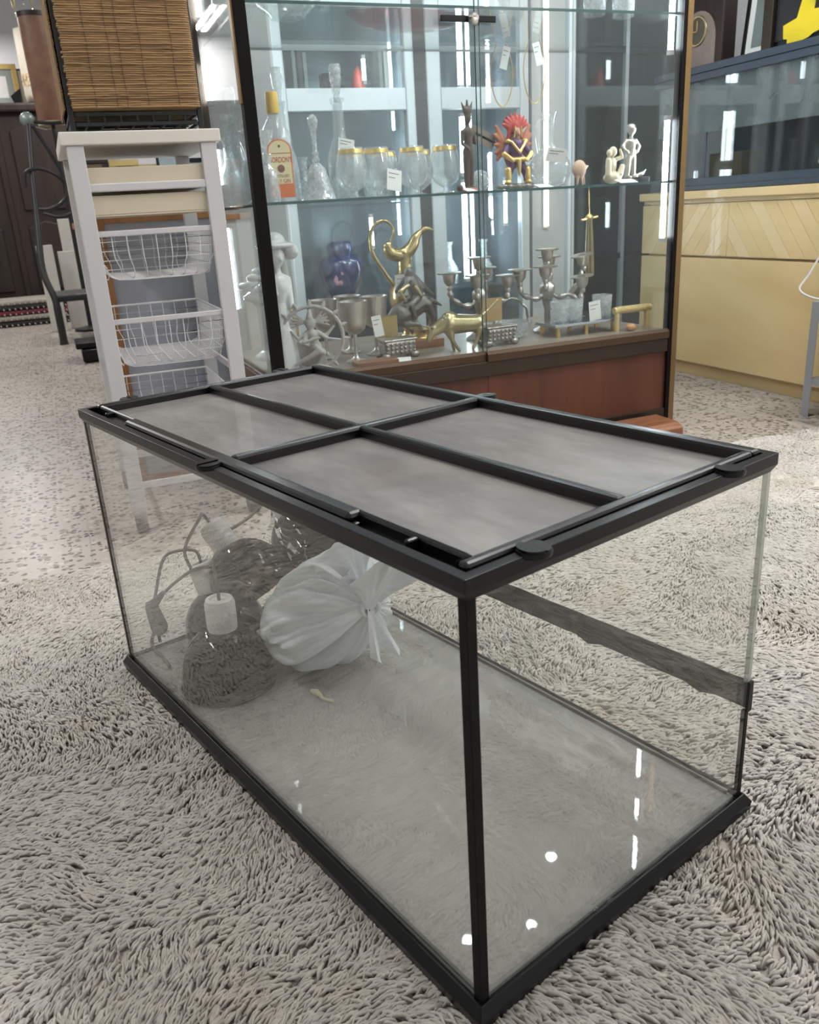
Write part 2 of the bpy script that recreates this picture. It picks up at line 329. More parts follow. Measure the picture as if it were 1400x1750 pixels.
def blob(name, m, parent, parts, vox=.003, **k):
    """one continuous figure: capsules ('c', p0, p1, r0, r1) and ellipsoids ('e', centre, radii) fused into a single skin"""
    bm = Bm()
    for q in parts:
        if q[0] == 'e': ball(bm, q[1], q[2], 12, 8)
        else:
            _, a, b, r0, r1 = q; ball(bm, a, r0, 10, 7); ball(bm, b, r1, 10, 7); tube(bm, [a, b], [r0, r1], 10)
    o = obj(name, bm, m, parent, smooth=True, **k)
    r = o.modifiers.new('fuse', 'REMESH'); r.mode = 'VOXEL'; r.voxel_size = vox; r.use_smooth_shade = True
    s = o.modifiers.new('soften', 'SMOOTH'); s.factor = .5; s.iterations = 2
    return o
def tagcard(parent, T, w=.045, h=.035, m='paper', name='price_tag'):
    bm = Bm(); box(bm, -w / 2, w / 2, -.0006, .0006, -h / 2, h / 2, T); o = obj(name, bm, m, parent)
    if m == 'paper':
        bm = Bm()
        for i, f in enumerate((.7, .45)): box(bm, -w * .4, -w * .4 + w * f, -.0010, -.0007, h * (.3 - .2 * i) - .0012, h * (.3 - .2 * i) + .0012, T)
        obj('print_line', bm, 'ink', o)
    return o
def TR(loc, rx=0, ry=0, rz=0): return Matrix.Translation(loc) @ Matrix.Rotation(rz, 4, 'Z') @ Matrix.Rotation(ry, 4, 'Y') @ Matrix.Rotation(rx, 4, 'X')
def axis_T(loc, d):
    return Matrix.Translation(loc) @ Vector(d).to_track_quat('Z', 'Y').to_matrix().to_4x4()

# ---------------------------------------------------------------- the room
AX0, AX1, BY0, BY1 = -5.0, 2.75, -4.5, 8.2
bm = Bm(); box(bm, AX0, AX1, BY0, BY1, -.12, -.0012); floor = structure(obj('floor', bm, 'terrazzo'))
TS = .4; tm = None
for i in range(-4, 8):
    for j in range(-3, 14):
        if tm is None:
            bm = Bm(); box(bm, .0009, TS - .0009, .0009, TS - .0009, -.0010, 0); o = obj('floor_tile', bm, 'terrazzo', floor); tm = o.data
        else: o = bpy.data.objects.new('floor_tile', tm); COL.objects.link(o); o.parent = floor
        o.location = (-.61 + TS * i, -.1 + TS * j, 0)
HI = 3.35
structure(pbox('ceiling', 'ceiling', None, AX0, AX1, BY0, BY1, HI, HI + .12))
structure(pbox('wall_back', 'plaster', None, AX0, AX1, BY1, BY1 + .1, 0, HI))
structure(pbox('wall_front', 'plaster', None, AX0, AX1, BY0 - .1, BY0, 0, HI))
structure(pbox('wall_left', 'plaster', None, AX0 - .1, AX0, BY0, BY1, 0, HI))
structure(pbox('wall_right', 'plaster', None, AX1, AX1 + .1, BY0, BY1, 0, HI))
LIGHT_AT = ['in front of the display cabinet', 'to the left in front of the white basket tower', 'to the right in front of the blond chest', 'at the front right corner of the shop', 'to the left behind the white basket tower', 'far left before the dark armoire', 'far behind the aluminium cabinet', 'over the dark armoire, added to brighten the far wall', 'beside the brass chandelier, right of the armoire']
for i, (fx, fy) in enumerate(FIX):
    if fx > AX1 - .3: fx = AX1 - .35
    t = thing('ceiling_light', 'twin-tube fluorescent ceiling light hanging ' + LIGHT_AT[i], 'ceiling light', (fx, fy, CEIL), 0, 'twin-tube ceiling lights above the shop floor')
    bm = Bm(); prism(bm, [(-.02, -.62), (.12, -.62), (.12, .62), (-.02, .62)], 0, .08); obj('housing', bm, 'white', t)
    for dy in (-.5, .5): ptube('hanger', 'white', t, [(.05, dy, .08), (.05, dy, HI - CEIL)], .006, 6)
    for dx in (.0, .1):
        L = bpy.data.lights.new('tube_lamp', 'AREA'); L.shape = 'RECTANGLE'; L.size = .035; L.size_y = 1.2; L.energy = TUBE_W; L.color = (1.0, .97, .93)
        lo = bpy.data.objects.new('tube_lamp', L); COL.objects.link(lo); lo.parent = t; lo.location = (dx, 0, -.012)

# ---------------------------------------------------------------- shag rug
rug = thing('shag_rug', 'large cream long-pile shag rug spread under the terrarium', 'rug', (-.2, -1.5, 0))
RX0, RX1, RY0, RY1 = -2.0, 1.86, -3.9, -.395
def rug_edge(x): return RY1 + .012 * math.sin(x * 5) + .008 * math.sin(x * 17)
bm = Bm(); nx, ny = 86, 70; g = []
for j in range(ny + 1):
    row = []
    for i in range(nx + 1):
        x = RX0 + (RX1 - RX0) * i / nx; y = RY0 + (rug_edge(x) - RY0) * j / ny
        row.append(bm.verts.new((x + .2, y + 1.5, (.009 + .002 * math.sin(x * 23) * math.sin(y * 19)) if 0 < i < nx and 0 < j < ny else .001)))
    g.append(row)
for j in range(ny):
    for i in range(nx): bm.faces.new((g[j][i], g[j][i + 1], g[j + 1][i + 1], g[j + 1][i]))
obj('backing', bm, mat('woven rug backing', (.58, .54, .48), .95, var=.2, scale=60), rug, smooth=True)
def vnoise(x, y, s, seed):
    r = np.random.RandomState(seed).rand(64, 64) * 2 - 1
    u, v = x * s + 31.3, y * s + 17.7; i, j = np.floor(u).astype(int), np.floor(v).astype(int); f, h = u - i, v - j
    f, h = f * f * (3 - 2 * f), h * h * (3 - 2 * h); q = lambda a, b: r[a % 64, b % 64]
    return (q(i, j) * (1 - f) + q(i + 1, j) * f) * (1 - h) + (q(i, j + 1) * (1 - f) + q(i + 1, j + 1) * f) * h
TANK = Vector((-.29535, -1.94249, 0)); TROT = math.radians(-74.0287)
def to_tank(x, y):
    c, s = math.cos(-TROT), math.sin(-TROT); dx, dy = x - TANK.x, y - TANK.y
    return c * dx - s * dy, s * dx + c * dy
def pile():
    N = 195000
    x = np.random.uniform(-1.5, 1.85, N); y = np.random.uniform(-2.45, RY1, N)
    # the pile is thick where the photograph shows it, thin further out
    d = np.hypot(x + .56, y + 2.51)
    nearvis = (y > -2.25 + np.abs(x + .2) * .2) & (x - .85 < (y + 1.32) * 1.05) & (x > -1.0) & (x + .77 > -(y + 1.7) * .06 - .1)
    keep = np.random.rand(N) < np.where(nearvis, 1.0, .17)
    x, y, d = x[keep], y[keep], d[keep]; n = len(x)
    tx, ty = to_tank(x, y); under = (tx > -1.012) & (tx < .012) & (ty > -.012) & (ty < .51)
    th = -2.6 + 1.5 * vnoise(x, y, 1.7, 1) + 1.2 * vnoise(x, y, 5, 2) + .55 * vnoise(x, y, 20, 3) + np.random.normal(0, .22, n)
    L = np.random.uniform(.024, .037, n); lift = np.clip(.30 + .2 * vnoise(x, y, 5, 4) + .13 * vnoise(x, y, 24, 6) + np.random.normal(0, .07, n), .10, .9)
    rad = np.random.uniform(.0023, .0032, n)
    h = L * lift * .55 + .0075; h = np.minimum(h, .0165) * np.clip(1.42 - .33 * d, .55, 1); h = np.where(under, np.minimum(h, .0115), h)
    hor = np.sqrt(np.maximum(L * L - h * h, 1e-6)) * .92
    cx, sx = np.cos(th), np.sin(th); bend = np.random.normal(0, .25, n)
    cb, sb = np.cos(th + bend), np.sin(th + bend)
    P = np.zeros((n, 4, 3))
    P[:, 0] = np.stack([x, y, np.full(n, .005)], 1)
    P[:, 1] = np.stack([x + cx * hor * .22, y + sx * hor * .22, .003 + h * .75], 1)
    P[:, 2] = np.stack([x + cx * hor * .5 + cb * hor * .12, y + sx * hor * .5 + sb * hor * .12, .003 + h * 1.0], 1)
    P[:, 3] = np.stack([x + cx * hor * .5 + cb * hor * .5, y + sx * hor * .5 + sb * hor * .5, .003 + h * np.random.uniform(.62, .95, n)], 1)
    keepz = P[:, 3, 1] < RY1 + .02
    P, rad, th, bend = P[keepz], rad[keepz], th[keepz], bend[keepz]; n = len(P)
    rr = np.stack([rad * .9, rad, rad * 1.0, rad * .55], 1)
    side = np.stack([-np.sin(th), np.cos(th), np.zeros(n)], 1)
    V = np.zeros((n, 4, 3, 3))
    for k in range(3):
        a = 2 * PI * k / 3 + PI / 2
        V[:, :, k] = P + (side[:, None, :] * math.cos(a) + np.array([0, 0, 1.0]) * math.sin(a)) * rr[:, :, None]
    base = (np.arange(n) * 12)[:, None]
    F = []
    for s in range(3):
        for k in range(3): F.append(np.array([s * 3 + k, s * 3 + (k + 1) % 3, s * 3 + 3 + (k + 1) % 3, s * 3 + 3 + k]))
    Q = (base[:, :, None] + np.array(F)[None]).reshape(-1, 4)
    Tt = base[:, 0][:, None] + np.array([9, 10, 11])[None]
    me = bpy.data.meshes.new('pile'); V = V.reshape(-1, 3) - np.array([-.2, -1.5, 0])
    me.vertices.add(len(V)); me.vertices.foreach_set('co', V.ravel())
    nl = Q.size + Tt.size; me.loops.add(nl); me.loops.foreach_set('vertex_index', np.concatenate([Q.ravel(), Tt.ravel()]))
    st = np.concatenate([np.arange(len(Q)) * 4, Q.size + np.arange(len(Tt)) * 3]); me.polygons.add(len(st)); me.polygons.foreach_set('loop_start', st)
    me.polygons.foreach_set('use_smooth', np.ones(len(st), bool)); me.update(calc_edges=True)
    me.materials.append(M['rug']); o = bpy.data.objects.new('pile', me); COL.objects.link(o); o.parent = rug; o['kind'] = 'stuff'
pile()

# ---------------------------------------------------------------- terrarium
TW, TD, TH = 1.0, .4949, .5283
tank = thing('glass_terrarium', 'large empty glass terrarium with black plastic edging on the shag rug', 'terrarium', TANK, TROT)
def ring(bm, prof, W=TW, D=TD):
    rows = []
    for off, z in prof: rows.append([bm.verts.new(c) for c in ((-W - off, -off, z), (off, -off, z), (off, D + off, z), (-W - off, D + off, z))])
    n = len(prof)
    for i in range(n):
        A, B = rows[i], rows[(i + 1) % n]
        for k in range(4): bm.faces.new((A[k], A[(k + 1) % 4], B[(k + 1) % 4], B[k]))
bm = Bm(); ring(bm, [(.004, .011), (.0068, .030), (-.001, .0425), (-.0035, .0425), (-.0035, .0395), (-.0048, .0395), (-.0048, .033), (-.02, .033), (-.02, .011)])
obj('base_frame', bm, 'black', tank, bev=.0007)
bm = Bm(); ring(bm, [(0, TH), (0, .5145), (-.0055, .5045), (-.013, .5045), (-.013, .5105), (-.032, .5105), (-.032, .5135), (-.0125, .5135), (-.0125, TH)])
topf = obj('top_frame', bm, 'black', tank, bev=.0007)
for nm, b in (('front_pane', (-.9945, -.0055, .0055, .0105, .034, .510)), ('back_pane', (-.9945, -.0055, TD - .0105, TD - .0055, .034, .510)),
              ('side_pane', (-.0105, -.0055, .0110, TD - .0110, .034, .510)), ('side_pane', (-.9945, -.9895, .0110, TD - .0110, .034, .510))):
    pbox(nm, 'tank_glass', tank, *b)
pbox('bottom_pane', 'tank_bottom', tank, -.989, -.011, .0110, TD - .0110, .0335, .0385)
bm = Bm(); prism(bm, [(-.0165, .0048), (-.0048, .0048), (-.0048, .0165), (-.0105, .0165), (-.0105, .0108), (-.0165, .0108)], .038, .508); obj('corner_seal', bm, 'silicone', tank, bev=.001)
bm = Bm(); prism(bm, [(-.9952, .0045), (-.9885, .0045), (-.9885, .0115), (-.9952, .0115)], .038, .508); obj('corner_seal', bm, mat('old brown silicone', (.05, .035, .02), .5, var=.6, scale=12), tank, label='brownish aged silicone corner seam')
pbox('corner_seal', 'silicone', tank, -.0115, -.0048, TD - .0115, TD - .0048, .038, .176)
pbox('corner_seal', glass('clear silicone', (.8, .83, .8), 1.5, .35, (.62, .66, .62), .1, 20), tank, -.0115, -.0052, TD - .0116, TD - .0050, .22, .508, label='clear silicone corner seam')
pbox('corner_seal', 'silicone', tank, -.9952, -.9885, TD - .0115, TD - .0048, .038, .508)
for b in ((-.985, -.02, TD - .0145, TD - .0108, .0385, .0435), (-.985, -.02, .0112, .0148, .0385, .0415)):
    pbox('bottom_seam', mat('grey silicone', (.16, .16, .15), .5, var=.5, scale=10), tank, *b)
# torn black tape across the back pane
pts = [(-.985, .199)]
for i in range(1, 40):
    x = -.985 + .98 * i / 40; pts.append((x, .2035 + .0155 * (x + .985) / .98 + random.uniform(-.0006, .0006)))
pts += [(-.003, .2205), (-.003, .1775)]
for i in range(39, 0, -1):
    x = -.985 + .98 * i / 40; z = .1655 + .0125 * (x + .985) / .98 + random.uniform(-.0008, .0008)
    for cx, dz in ((-.075, -.006), (-.285, -.007), (-.56, .002), (-.8, -.004)):
        if abs(x - cx) < .014: z += dz
    pts.append((x, z))
pts.append((-.985, .1645))
bm = Bm(); prism(bm, pts, -.0008, .0008, Matrix.Translation((0, TD - .0046, 0)) @ Matrix.Rotation(PI / 2, 4, 'X')); strip = obj('tape_strip', bm, 'tape', tank, label='worn black tape strip with torn lower edge')
pbox('tape_end', 'tape', strip, -.0058, -.0018, TD - .012, TD - .003, .177, .221)
# turn clips that hold the lid
for cx, cy, a in ((-.49, .0035, 0), (-.0035, .086, PI / 2), (-.0035, .397, PI / 2), (-.9965, .091, -PI / 2), (-.9965, .403, -PI / 2), (-.493, TD - .0035, PI)):
    bm = Bm(); T = TR((cx, cy, TH), rz=a)
    lathe(bm, [(0, -.003), (.0165, -.003), (.0175, .0), (.0165, .0022), (0, .0022)], (0, 0, 0), 28, T)
    for s in (-1, 1):
        q = [(s * .0012, -.0155)] + [(s * (.0012 + .0143 * math.cos(t)), .0158 * math.sin(t)) for t in np.linspace(-1.35, 1.35, 9)] + [(s * .0012, .0155)]
        prism(bm, q, .0022, .0050 if s < 0 else .0038, T)
    obj('turn_clip', bm, 'black', topf, smooth=True)

# ---------------------------------------------------------------- screen lid
lid = thing('screen_lid', 'black framed lid with four grey mesh panels on top of the terrarium', 'lid', TANK, TROT)
LX0, LX1, LY0, LY1, LZ0, LZ1 = -.984, -.0145, .0150, TD - .0150, .5140, .5335
bm = Bm()
box(bm, LX0, LX1, LY1 - .016, LY1, LZ0, LZ1); box(bm, LX1 - .013, LX1, LY0, LY1 - .016, LZ0, LZ1); box(bm, LX0, LX0 + .014, LY0 + .012, LY1 - .016, LZ0, LZ1)
box(bm, LX0 + .014, LX1 - .013, LY0 + .0135, LY0 + .0215, LZ0, LZ1)
fr = obj('lid_frame', bm, 'black_shine', lid, bev=.0045)
# outer half of the front bar: two deep grip notches are left open at each end
def fseg(nm, x0, x1, z1=LZ1, bev=.004, m='black_shine', d=.0138): pbox(nm, m, lid, x0, x1, LY0, LY0 + d, LZ0, z1, bev=bev)
fseg('front_rail', -.818, -.193, LZ1 + .0004, .005, d=.0222); fseg('grip_rib', -.1015, -.0955, LZ1 - .001, .002); fseg('grip_rib', -.906, -.900, LZ1 - .001, .002); fseg('rail_end', -.0275, LX1 - .0131, LZ1 - .0005, .003)
fseg('grip_ledge', -.192, -.104, LZ0 + .006, .0005); fseg('grip_ledge', -.898, -.822, LZ0 + .011, .0005)
pbox('grip_hinge', 'black_shine', lid, -.190, -.183, LY0 + .001, LY0 + .009, LZ0 + .006, LZ0 + .012, bev=.002)
cxm, cym = -.4885, .2405
cb = pbox('cross_bar', 'black_shine', lid, LX0 + .013, LX1 - .012, cym - .0075, cym + .0075, LZ0 + .001, LZ1 + .0005, bev=.0045)
pbox('cross_bar', 'black_shine', lid, cxm - .0075, cxm + .0075, LY0 + .021, LY1 - .015, LZ0 + .001, LZ1 + .001, bev=.0045)
for x0, x1 in ((LX0 + .013, cxm - .0070), (cxm + .0070, LX1 - .012)):
    for y0, y1 in ((LY0 + .0210, cym - .0070), (cym + .0070, LY1 - .0155)):
        pbox('mesh_panel', 'mesh', lid, x0, x1, y0, y1, .5185, .5191)

# ---------------------------------------------------------------- things lying in the terrarium
TMX = Matrix.Translation(TANK) @ Matrix.Rotation(TROT, 4, 'Z')
def tkw(x, y, z): return TMX @ Vector((x, y, z))
def dome_lamp(label, opening, axis, R=.080, H=.108, cordpath=None, group=None):
    """opening = centre of the rim circle, axis = from the rim towards the socket (terrarium axes)"""
    o = thing('dome_lamp', label, 'lamp', tkw(*opening), TROT); T = axis_T((0, 0, 0), axis)
    pr = [(R * 1.03, .0), (R * 1.03, .004), (R, .006)]
    for i in range(1, 13):
        a = i / 12 * PI / 2; pr.append((R * math.cos(a) ** .8 if i < 12 else .02, .006 + H * math.sin(a)))
    pr += [(.02, H + .006)] + [(r - .0018, z - .0016) for r, z in reversed(pr[3:-1])] + [(R - .002, .0)]
    d = plathe('dome_shade', 'dome', o, pr, seg=36, T=T)
    plathe('socket', 'ceramic_socket', o, [(0, H + .002), (.0255, H + .002), (.0265, H + .012), (.0265, H + .052), (.0235, H + .060), (.0165, H + .062), (.0145, H + .058), (0, H + .058)], seg=28, T=T)
    if cordpath: ptube('power_cord', 'cord', o, smooth_path([T @ Vector((0, 0, H + .056)), T @ Vector((0, 0, H + .085))] + [Vector(p) - Vector(opening) for p in cordpath], 40), .0032)
    return o
dome_lamp('black dome lamp with white socket standing upright at the front of the terrarium', (-.775, .106, .0395), (.0, .02, 1), .082, .105, [(-.80, .12, .262), (-.84, .15, .262), (-.87, .16, .225), (-.93, .12, .20), (-.965, .06, .14), (-.972, .06, .06)])
dome_lamp('tilted black dome lamp with white socket lying on top of the terrarium heap', (-.856, .226, .152), (-.62, -.20, .70), .080, .100, [(-.955, .17, .29), (-.95, .13, .24), (-.93, .13, .20)])
dome_lamp('black dome lamp lying at the back corner of the terrarium heap under the foil', (-.895, .385, .165), (-.70, -.10, .64), .082, .105, [(-.975, .38, .27), (-.975, .33, .28), (-.96, .27, .26), (-.94, .2, .25)])
dome_lamp('black dome lamp wedged against the left end pane of the terrarium', (-.893, .170, .066), (-.30, -.12, .94), .078, .09, [(-.965, .12, .235), (-.965, .09, .225), (-.965, .06, .15)])
pl = thing('plug_switch', 'dark rubber cord plug against the left end pane of the terrarium', 'plug', tkw(-.955, .058, .04), TROT)
blob('plug_body', 'rubber', pl, [('c', (0, 0, .06), (-.012, -.004, .10), .017, .013), ('c', (-.012, -.004, .1), (.02, .012, .135), .011, .005)], .004)
ptube('plug_cord', 'cord', pl, smooth_path([(0, 0, .065), (-.02, -.012, .03), (-.022, -.01, .006), (.02, -.01, .005), (.06, -.014, .005)], 20), .0034)
fo = thing('foil_sheet', 'crumpled sheet of silver foil between the black dome lamps', 'foil', tkw(-.868, .306, .205), TROT)
bm = Bm(); g = []
for j in range(13):
    row = []
    for i in range(13):
        u, v = (i / 12 - .5) * .135, (j / 12 - .5) * .13
        row.append(bm.verts.new((u * .95 + random.uniform(-.003, .003), random.uniform(-.006, .006) - .25 * v + .9 * u * u * 4, v * .85 + random.uniform(-.003, .003) - u * .45)))
    g.append(row)
for j in range(12):
    for i in range(12): bm.faces.new((g[j][i], g[j][i + 1], g[j + 1][i + 1], g[j + 1][i]))
f = obj('foil', bm, 'foil', fo); so = f.modifiers.new('thick', 'SOLIDIFY'); so.thickness = .0006
# tied white bag
def bag():
    o = thing('plastic_bag', 'knotted white plastic bag slumped in the middle of the terrarium', 'bag', tkw(-.7, .3, .0395), TROT)
    bm = Bm(); nu, nt = 64, 200; rings = []
    A, K = Vector((-.135, -.065, .048)), Vector((.112, -.004, .148))
    folds = [(random.uniform(0, 2 * PI), random.uniform(.035, .13), random.uniform(-.11, .05), random.uniform(.0, .55), random.uniform(-.6, .6)) for _ in range(70)]
    for i in range(nu + 1):
        u = i / nu; c = A.lerp(K, u)
        r = math.sin(min(u / .68, 1) * PI / 2) ** .75 if u < .68 else max(.0, math.cos((u - .68) / .32 * PI / 2)) ** .75
        row = []
        for t in range(nt):
            a = 2 * PI * t / nt; pl = 1.0
            for fa, fw, fd, fs, tw_ in folds:
                k = max(0, (u - fs) / (1 - fs)) ** .8; da = (a - fa - tw_ * (1 - u) + PI) % (2 * PI) - PI
                pl += fd * k * math.exp(-(da / fw) ** 2) * 1.5
            pl += .03 * math.sin(3 * a + 5 * u) + .022 * math.sin(7 * a + 11 * u + 2 * math.sin(a)) + .012 * math.sin(13 * a - 17 * u)
            R = (.108 * r + .010 * u) * max(.45, pl)
            dy, dz = math.cos(a) * R * 1.05, math.sin(a) * R * (1.0 if math.sin(a) > 0 else .9)
            p = c + Vector((-.12 * dz * u, dy, dz)); p.z = max(p.z, .001 + .002 * abs(math.sin(a * 9))); p.y = min(p.y, .17); row.append(bm.verts.new(p))
        rings.append(row)
    for A_, B_ in zip(rings, rings[1:]):
        for t in range(nt): bm.faces.new((A_[t], A_[(t + 1) % nt], B_[(t + 1) % nt], B_[t]))
    b = obj('bag_body', bm, 'plastic_bag', o, smooth=True)
    bm = Bm(); rings = []
    D = Vector((.22, .22, .9)).normalized(); s1 = D.cross(Vector((1, 0, -.4))).normalized(); s2 = D.cross(s1)
    for i in range(19):
        u = i / 18; row = []
        for t in range(160):
            a = 2 * PI * t / 160; R = .011 + .066 * u ** 1.2 * (1 + .26 * math.sin(5 * a + 1) * u + .20 * math.sin(11 * a + 3 * u) * u + .10 * math.sin(23 * a) * u)
            h = .105 * u * (1 + .24 * math.sin(3 * a + .7) + .07 * math.sin(8 * a))
            row.append(bm.verts.new(K + D * h + s1 * math.cos(a) * R * 1.25 + s2 * math.sin(a) * R * .5 + Vector((0, 0, -.012 * u * u))))
        rings.append(row)
    for A_, B_ in zip(rings, rings[1:]):
        for t in range(160): bm.faces.new((A_[t], A_[(t + 1) % 160], B_[(t + 1) % 160], B_[t]))
    obj('bag_ruffle', bm, 'plastic_bag', o, smooth=True)
    bm = Bm()
    for q in range(3): tube(bm, smooth_path([K + Vector((.004 * math.cos(x) + (q - 1) * .004, .015 * math.cos(x), .015 * math.sin(x))) for x in np.linspace(0, 2 * PI, 9)], 24), .0045, 7)
    obj('bag_knot', bm, 'plastic_bag', o, smooth=True)
    bm = Bm(); g = []
    for j in range(9):
        row = []
        for i in range(9):
            u, v = i / 8, j / 8; row.append(bm.verts.new(K + Vector((.004 + .03 * v + .014 * math.sin(u * 9) * v, (u - .5) * .045 * (.3 + v), -.078 * v + .006 * math.cos(u * 11)))))
        g.append(row)
    for j in range(8):
        for i in range(8): bm.faces.new((g[j][i], g[j][i + 1], g[j + 1][i + 1], g[j + 1][i]))
    obj('bag_tail', bm, 'plastic_bag', o, smooth=True)
bag()
sc = tag(ptube('paper_scrap', 'scrap', None, [tkw(*p) for p in ((-.642, .196, .0425), (-.630, .199, .0435), (-.618, .199, .0435), (-.606, .197, .0425), (-.598, .201, .042), (-.588, .207, .0415))], [.003, .0058, .004, .0026, .0024, .003], 8), 'small curled pale yellow scrap lying on the terrarium bottom', 'scrap')

# ---------------------------------------------------------------- display cabinet
CW, CD, CH = 1.522, .72, 2.36
cab = thing('display_cabinet', 'large lit glass display cabinet with mahogany panelled base behind the terrarium', 'display cabinet')
pbox('corner_post', 'blackpost', cab, 0, .035, 0, .035, 0, CH, label='black left front post')
pbox('post_strip', 'gold_post', cab, -.006, 0, .004, .03, 1.12, CH, label='gold strip on the left post')
pbox('corner_post', 'blackpost', cab, 1.486, 1.500, 0, .035, 0, CH, label='black inner strip of the right front post')
pbox('post_strip', 'gold_post', cab, 1.500, 1.522, -.002, .035, 0, CH, label='gold brown outer strip of the right post')
pbox('corner_post', 'bronze', cab, 0, .03, CD - .03, CD, 0, CH); pbox('corner_post', 'alu', cab, 1.49, 1.52, CD - .03, CD, 0, CH, label='pale right rear post')
pbox('top_frame', 'bronze', cab, 0, CW, 0, CD, CH, CH + .06)
pbox('base_rail', 'bronze', cab, .035, 1.486, .002, .03, .268, .318, bev=.002); pbox('base_rail', 'bronze', cab, .035, 1.486, .004, .03, .006, .052, bev=.002)
pbox('base_panel', 'mahogany', cab, .035, .74, .014, .03, .052, .268); pbox('base_panel', 'mahogany', cab, .742, 1.486, .014, .03, .052, .268)
pbox('side_base_panel', 'mahogany', cab, .004, .02, .035, CD - .03, .01, .32); pbox('side_base_panel', 'mahogany', cab, 1.50, 1.516, .035, CD - .03, .01, .32)
for x0, x1, y in ((.035, .742, .010), (.735, 1.486, -.003)):
    bm = Bm(); prism(bm, [(0, .318), (.0, .342), (.010, .352), (.016, .352), (.016, .318)], x0, x1, Matrix(((0, 0, 1, 0), (1, 0, 0, y), (0, 1, 0, 0), (0, 0, 0, 1)))); obj('sill_track', bm, mat('brown anodised sill', (.075, .045, .028), .45, .3, var=.1, spec=.25), cab)
pbox('deck', 'deckwood', cab, .02, 1.5, .03, CD - .01, .326, .346)
pbox('side_pane', 'clear', cab, .012, .017, .035, CD - .03, .346, CH); pbox('side_pane', 'clear', cab, 1.503, 1.508, .035, CD - .03, .346, CH)
pbox('back_pane', 'clear', cab, .03, 1.49, CD - .016, CD - .011, .346, CH)
pbox('door_pane', 'clear', cab, .035, .742, .016, .021, .345, CH); pbox('door_pane', 'clear', cab, .722, 1.486, .006, .011, .350, CH)
pbox('door_edge', 'edge', cab, .7415, .7425, .0155, .0215, .35, CH); pbox('door_edge', 'edge', cab, .7215, .7225, .0055, .0115, .352, CH)
for z in (.857, 1.372):
    s = pbox('glass_shelf', 'shelf_glass', cab, .036, 1.487, .026, CD - .03, z - .004, z + .004)
    pbox('shelf_edge', 'edge', s, .036, 1.487, .0245, .026, z - .004, z + .004, label='green polished front edge'); pbox('shelf_edge', 'edge', s, .036, 1.487, CD - .03, CD - .0285, z - .004, z + .004)
    pbox('shelf_edge', 'edge', s, .0345, .036, .026, CD - .03, z - .004, z + .004)
lk = pbox('lock_bar', 'black', cab, .605, .785, -.012, -.002, 1.326, 1.344, bev=.002)
plathe('lock_barrel', 'silver', lk, [(0, 0), (.014, 0), (.014, .02), (.011, .024), (0, .024)], (.705, -.010, 1.335), 20, T=Matrix.Rotation(PI / 2, 4, 'X'))
blob('key', 'silver', lk, [('c', (.705, -.034, 1.335), (.700, -.045, 1.33), .004, .003), ('e', (.696, -.047, 1.322), (.013, .003, .012))], .002)
def led(x, y, z0, z1, m='led', r=.009, parent=None):  # also builds the rear strips that stand in for reflections
    b = ptube('led_or_reflection', m, parent or cab, [(x, y, z0), (x, y, z1)], r, 10)
    for z in (z0, z1): pbox('tube_cap', 'white', b, x - r, x + r, y - r, y + r, z - .008, z + .008)
    return b
for z0, z1 in ((.662, 1.062), (1.262, 1.75), (1.86, 2.28)): led(1.476, .05, z0, z1)
for z0, z1 in ((.50, .80), (.93, 1.06), (1.20, 1.33), (1.45, 2.2)): led(.034, CD - .06, z0, z1)
for x, y in ((.60, .08), (.90, .03), (.3, .35), (1.2, .35), (.25, .08)):
    p = plathe('spot_lamp', 'alu', cab, [(.034, .012), (.034, -.006), (.026, -.006), (.026, 0), (0, 0)], (x, y, CH - .012), 20)
    plathe('spot_lens', 'led_spot', p, [(0, -.001), (.025, -.001)], (x, y, CH - .0125), 20)
st = thing('wooden_step', 'brown moulded wooden plinth lying in front of the display cabinet', 'plinth', (.2, -.185, 0))
bm = Bm(); prism(bm, [(0, 0), (.0, .026), (.012, .036), (.02, .036), (.024, .042), (.06, .044), (.06, .040), (.068, .040), (.068, .044), (.155, .044), (.155, 0)], 0, 1.22, Matrix(((0, 0, 1, 0), (1, 0, 0, 0), (0, 1, 0, 0), (0, 0, 0, 1)))); obj('step_moulding', bm, 'brownwood', st, bev=.002)

# ---------------------------------------------------------------- on the middle shelf
Z1, Z2, Z0 = .8612, 1.3762, .3462
def glassware(name, label, cat, prof, loc, m='crystal', seg=28, group=None, mod=None, th=.002, extra=None):
    """a vessel turned from its outer profile, with an inner wall"""
    o = thing(name, label, cat, loc, 0, group)
    inner = [(max(r - th, .0005), z + th * .6) for r, z in reversed(prof) if z > prof[0][1] + .006]
    plathe('vessel', m, o, [(0, prof[0][1])] + prof + inner + [(0, inner[-1][1])], seg=seg, mod=mod); return o
# gin bottle
g = thing('gin_bottle', 'clear gin bottle with yellow cap and cream and orange label on the middle shelf', 'bottle', (.108, .11, Z1), -.05)
plathe('bottle_glass', 'crystal', g, [(0, 0), (.040, 0), (.046, .006), (.046, .165), (.042, .19), (.026, .215), (.016, .232), (.0145, .262), (0, .262)], seg=28, flat=(1.08, .72))
plathe('bottle_cap', 'gin_cap', g, [(0, .243), (.0175, .243), (.0185, .247), (.0185, .296), (.017, .300), (0, .300)], seg=24)
arch = [(-.036, .012), (.036, .012)] + [(.036 * math.cos(t), .142 + .030 * math.sin(t)) for t in np.linspace(0, PI, 15)]
XZ = Matrix(((1, 0, 0, 0), (0, 0, -1, 0), (0, 1, 0, 0), (0, 0, 0, 1)))
def plate(name, m, parent, poly, y, d=.0006, label=None):
    bm = Bm(); prism(bm, poly, 0, d, Matrix.Translation((0, y, 0)) @ XZ); return obj(name, bm, m, parent, label=label)
